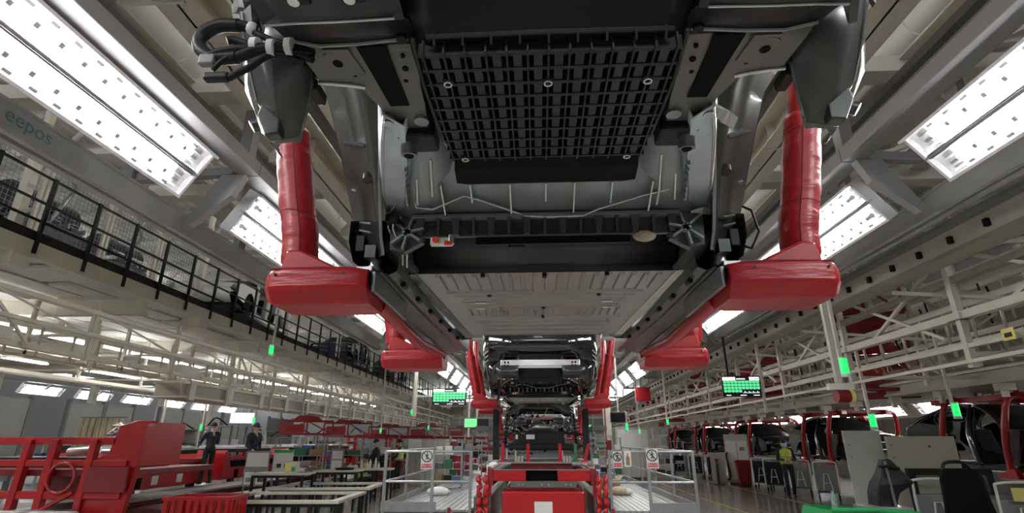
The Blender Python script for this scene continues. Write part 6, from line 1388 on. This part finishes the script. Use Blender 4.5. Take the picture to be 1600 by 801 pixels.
m = MB(); m.loft([[(4.50, 7.95, .80), (4.72, 7.95, .78), (4.72, 8.2, .78), (4.50, 8.2, .80)], [(4.52, 7.93, 1.0), (4.80, 7.9, 1.0), (4.80, 8.2, 1.0), (4.52, 8.2, 1.0)], [(4.54, 7.9, 1.10), (4.98, 7.86, 1.12), (5.0, 8.15, 1.14), (4.56, 8.18, 1.12)], [(4.62, 7.92, 1.22), (4.96, 7.90, 1.20), (4.96, 8.12, 1.22), (4.64, 8.14, 1.24)], [(4.70, 7.98, 1.42), (4.82, 7.98, 1.42), (4.82, 8.08, 1.42), (4.70, 8.08, 1.42)]], True)
m.add([(4.70, 7.98, 1.42), (4.82, 7.98, 1.42), (4.82, 8.08, 1.42), (4.70, 8.08, 1.42)], [(0, 1, 2, 3)]); B(m, 'steering_cowl', 'black_plastic', smooth=50, bevel=.02)
B(MB().cyl((4.70, 7.9, .8), (4.68, 7.9, 1.40), .018, 8), 'steering_stem', 'grey_dark', smooth=40)
B(MB().tube([(4.58, 7.9, 1.33), (4.70, 7.88, 1.34), (4.85, 7.9, 1.31)], .02, 8), 'handlebar', 'black_plastic', smooth=60)
B(MB().ball((4.92, 7.88, 1.14), .05, 10, 8, (1.3, .6, .7)), 'lever_grip', 'black_rubber', smooth=60)
m = MB(); m.loft([[(x, 8.0 + .05 * math.cos((x - 5.72) * 4), z) for x in (5.40, 5.50, 5.72, 5.94, 6.05)] for z in (.62,)] + [[(5.72 + (x - 5.72) * k, 8.03 - .04 * abs(x - 5.72), z) for x in (5.44, 5.52, 5.72, 5.92, 6.0)] for z, k in ((.9, 1.0), (1.15, .95), (1.27, .85), (1.305, .65))]); B(m, 'seat_back', 'black_matte', smooth=60, solid=.09)
B(MB().tube(smooth_path([(5.52, 8.05, 1.26), (5.55, 8.05, 1.36), (5.66, 8.05, 1.39), (5.82, 8.05, 1.375), (5.92, 8.05, 1.26), (5.98, 8.05, 1.12)], 5), .022, 8), 'grab_handle', 'black_plastic', smooth=60)
B(MB().box(5.35, 6.1, 8.05, 8.6, .55, .66), 'seat_cushion', 'black_matte', bevel=.03)
B(MB().box(4.6, 6.2, 7.9, 8.5, .28, .40), 'chassis', 'grey_dark', bevel=.02)
B(MB().box(5.45, 6.0, 8.0, 8.5, .40, .56), 'seat_box', 'green_paint', bevel=.02)
for x, y in ((4.1, 7.85), (4.1, 8.4), (5.9, 8.2)):
    B(MB().cyl((x, y - .05, .2), (x, y + .05, .2), .2, 20), 'wheel', 'black_rubber', smooth=40); B(MB().cyl((x, y - .055, .2), (x, y + .055, .2), .09, 14), 'wheel_rim', 'silver', smooth=40)
bottle('clear water bottle with blue cap standing in the green tricycle tub', 3.93, 7.95, .742, .28, .04, 'water_blue')
# far right equipment block and red panel
eq = thing('equipment_housing', 'large pale equipment housing far down the right platform', 'housing', (4.4, 27, 0))
MB().box(-.8, .8, -.6, .6, .1, 2.3).build('carcass', 'cabinet', eq, local=True, bevel=.02); MB().box(-.7, .7, -.62, -.6, 1.2, 2.2).build('front_panel', 'white', eq, local=True); MB().box(-.6, .6, -.5, .5, 0, .1).build('plinth', 'grey_dark', eq, local=True)
MB().box(-1.2, -.95, -.5, .5, 0, 4.2).build('column_cladding', 'cream', eq, local=True); MB().box(-1.26, -1.2, -.45, -.3, 0, 3.6).build('red_pipe', 'red_dull', eq, local=True)
rp_ = thing('hung_red_box', 'small square red box hung above the right aisle', 'box', (4.2, 22, 3.2)); MB().box(-.3, .3, 0, .08, 0, .55).build('sheet', 'red_paint', rp_, local=True); MB().bar((0, .1, .4), (0, .1, 2.6), .05).build('hanger', 'cream', rp_, local=True)  # plain red panel hung on a rod
for i, (x, y) in enumerate(((4.6, 30), (5.5, 33), (3.6, 35), (6.4, 28))):
    wire_rack('grey parts rack far down the right aisle, %s from the camera' % ordinal(i), x, y, 1.4, .6, 1.7, -.2)
yt = thing('warning_tag', 'yellow paper tag on a cream bar of the right steelwork', 'tag', (6.36, 7.35, 2.95)); MB().box(-.01, 0, -.1, .1, 0, .16).build('card', 'paper_yellow', yt, local=True); MB().box(-.013, -.01, -.06, .06, .04, .10).build('print', 'ink', yt, local=True)
rd = thing('cable_reel', 'red and yellow cable reel hung below the cream post light', 'cable reel', (4.9, 9.0, 2.35)); MB().cyl((-.1, 0, 0), (.1, 0, 0), .1, 16).build('drum', 'red_dull', rd, local=True, smooth=40); MB().cyl((.1, 0, 0), (.16, 0, 0), .11, 16).build('flange', 'paper_yellow', rd, local=True, smooth=40); MB().box(-.2, .2, -.05, .05, .1, .2).build('mount', 'white', rd, local=True); MB().bar((0, .03, .2), (0, .03, 1.8), .08).build('drop_post', 'cream', rd, local=True)

# ================================================================ HALL LAMPS (under mezzanine), ADDED FILL LAMPS (roof, mezzanine edge)
def hall_or_fill_lamp(label, x, y, z, L, W, top, group):
    h = thing('hall_or_fill_lamp', label, 'lamp', (x, y, z), group=group)
    MB().box(-.05, .05, -L/2, L/2, .05, .12).build('housing', 'lamp_frame', h, local=True)
    for s in (-1, 1):
        MB().cyl((s * W/2, -L/2, .03), (s * W/2, L/2, .03), .035 if z > 5 else .019, 8).build('tube', 'lamp_tube', h, local=True, smooth=60)
        for y in (-L/2, L/2 - .04): MB().box(min(0, s * W/2), max(0, s * W/2), y, y + .04, .0, .06).build('tube_holder', 'lamp_frame', h, local=True)
    for s in (-1, 1): MB().bar((0, s * L * .3, .12), (0, s * L * .3, top - z), .03).build('suspension_rod', 'cream', h, local=True)
    return h

# machine cells of the neighbouring line
for i in range(14):
    x = -15.5 - (i % 3) * 3.2; y = 19.5 + i * 2.3; w = random.uniform(1.4, 2.4); h = random.uniform(1.5, 2.4)
    c = thing('machine_cell', 'cluttered grey machine cell beyond the red carts, %s into the hall' % ordinal(i), 'machine', (x, y, 0), random.uniform(-.3, .3))
    for sx in (-1, 1):
        for sy in (-1, 1): MB().box(sx * w/2 - .04, sx * w/2 + .04, sy * .6 - .04, sy * .6 + .04, 0, h).build('post', random.choice(['cream', 'galv', 'grey_dark']), c, local=True)
    for z in (h, h * .62, h * .35): MB().box(-w/2, w/2, -.62, .62, z - .05, z).build('shelf', random.choice(['galv', 'cream', 'grey_mid']), c, local=True)
    for k in range(7):
        bx_ = random.uniform(-w/2 + .2, w/2 - .2); z = random.choice((h * .35, h * .62)); s_ = random.uniform(.1, .24)
        MB().box(bx_ - s_, bx_ + s_, -.5, .3, z, z + s_ * 1.3).build('unit', random.choice(['grey_dark', 'black_plastic', 'white', 'red_dull', 'blue_part', 'silver', 'green_dark']), c, local=True, bevel=.02)
    MB().tube(smooth_path([(-w * .4, -.5, h), (-w * .1, -.6, h * 1.15), (w * .3, -.5, h)], 5), .04, 8).build('cable_arch', 'black_rubber', c, local=True, smooth=60)
hl = None
for r, (x, z, top, lb) in enumerate(((-19.0, 7.9, 8.2, 'added as fill over the mezzanine'), (0.0, 7.95, 8.2, 'added as fill over the middle of the gantry'), (-11.5, 4.0, 4.42, 'under the mezzanine deck'), (-16.0, 4.0, 4.42, 'deep under the mezzanine deck'), (-10.7, 3.8, 4.42, 'added as fill just inside the mezzanine edge'), (-5.6, 7.9, 8.2, 'added as fill between the gantry and the mezzanine'))):  # roof rows and mezzanine edge row are invented, added for brightness
    for k in range(7):
        y = -2.78 + k * 6.0 if z > 5 else 3.6 + k * 4.6
        lab = 'long white hall lamp %s, %s from the camera' % (lb, ordinal(k))
        if hl is None or z < 5 and r == 2 and k == 0:
            src = hall_or_fill_lamp(lab, x, y + 2, z, 3.2 if z < 5 else 2.4, 0.4 if z > 5 else .12, top, None); hl = src
        o = src if (k == 0 and r in (0, 2)) else dup(src, (x, y + 2, z), lab)
        o['label'] = lab; o['group'] = 'hall lamps ' + lb

# alike things share a group
stems = {}
for o in COL.objects:
    if o.parent is None and o.get('category'): stems.setdefault(o.name.split('.')[0], []).append(o)
for st_, os_ in stems.items():
    if len(os_) > 1:
        for o in os_:
            if not o.get('group'): o['group'] = st_.replace('_', ' ') + ' units of the hall'
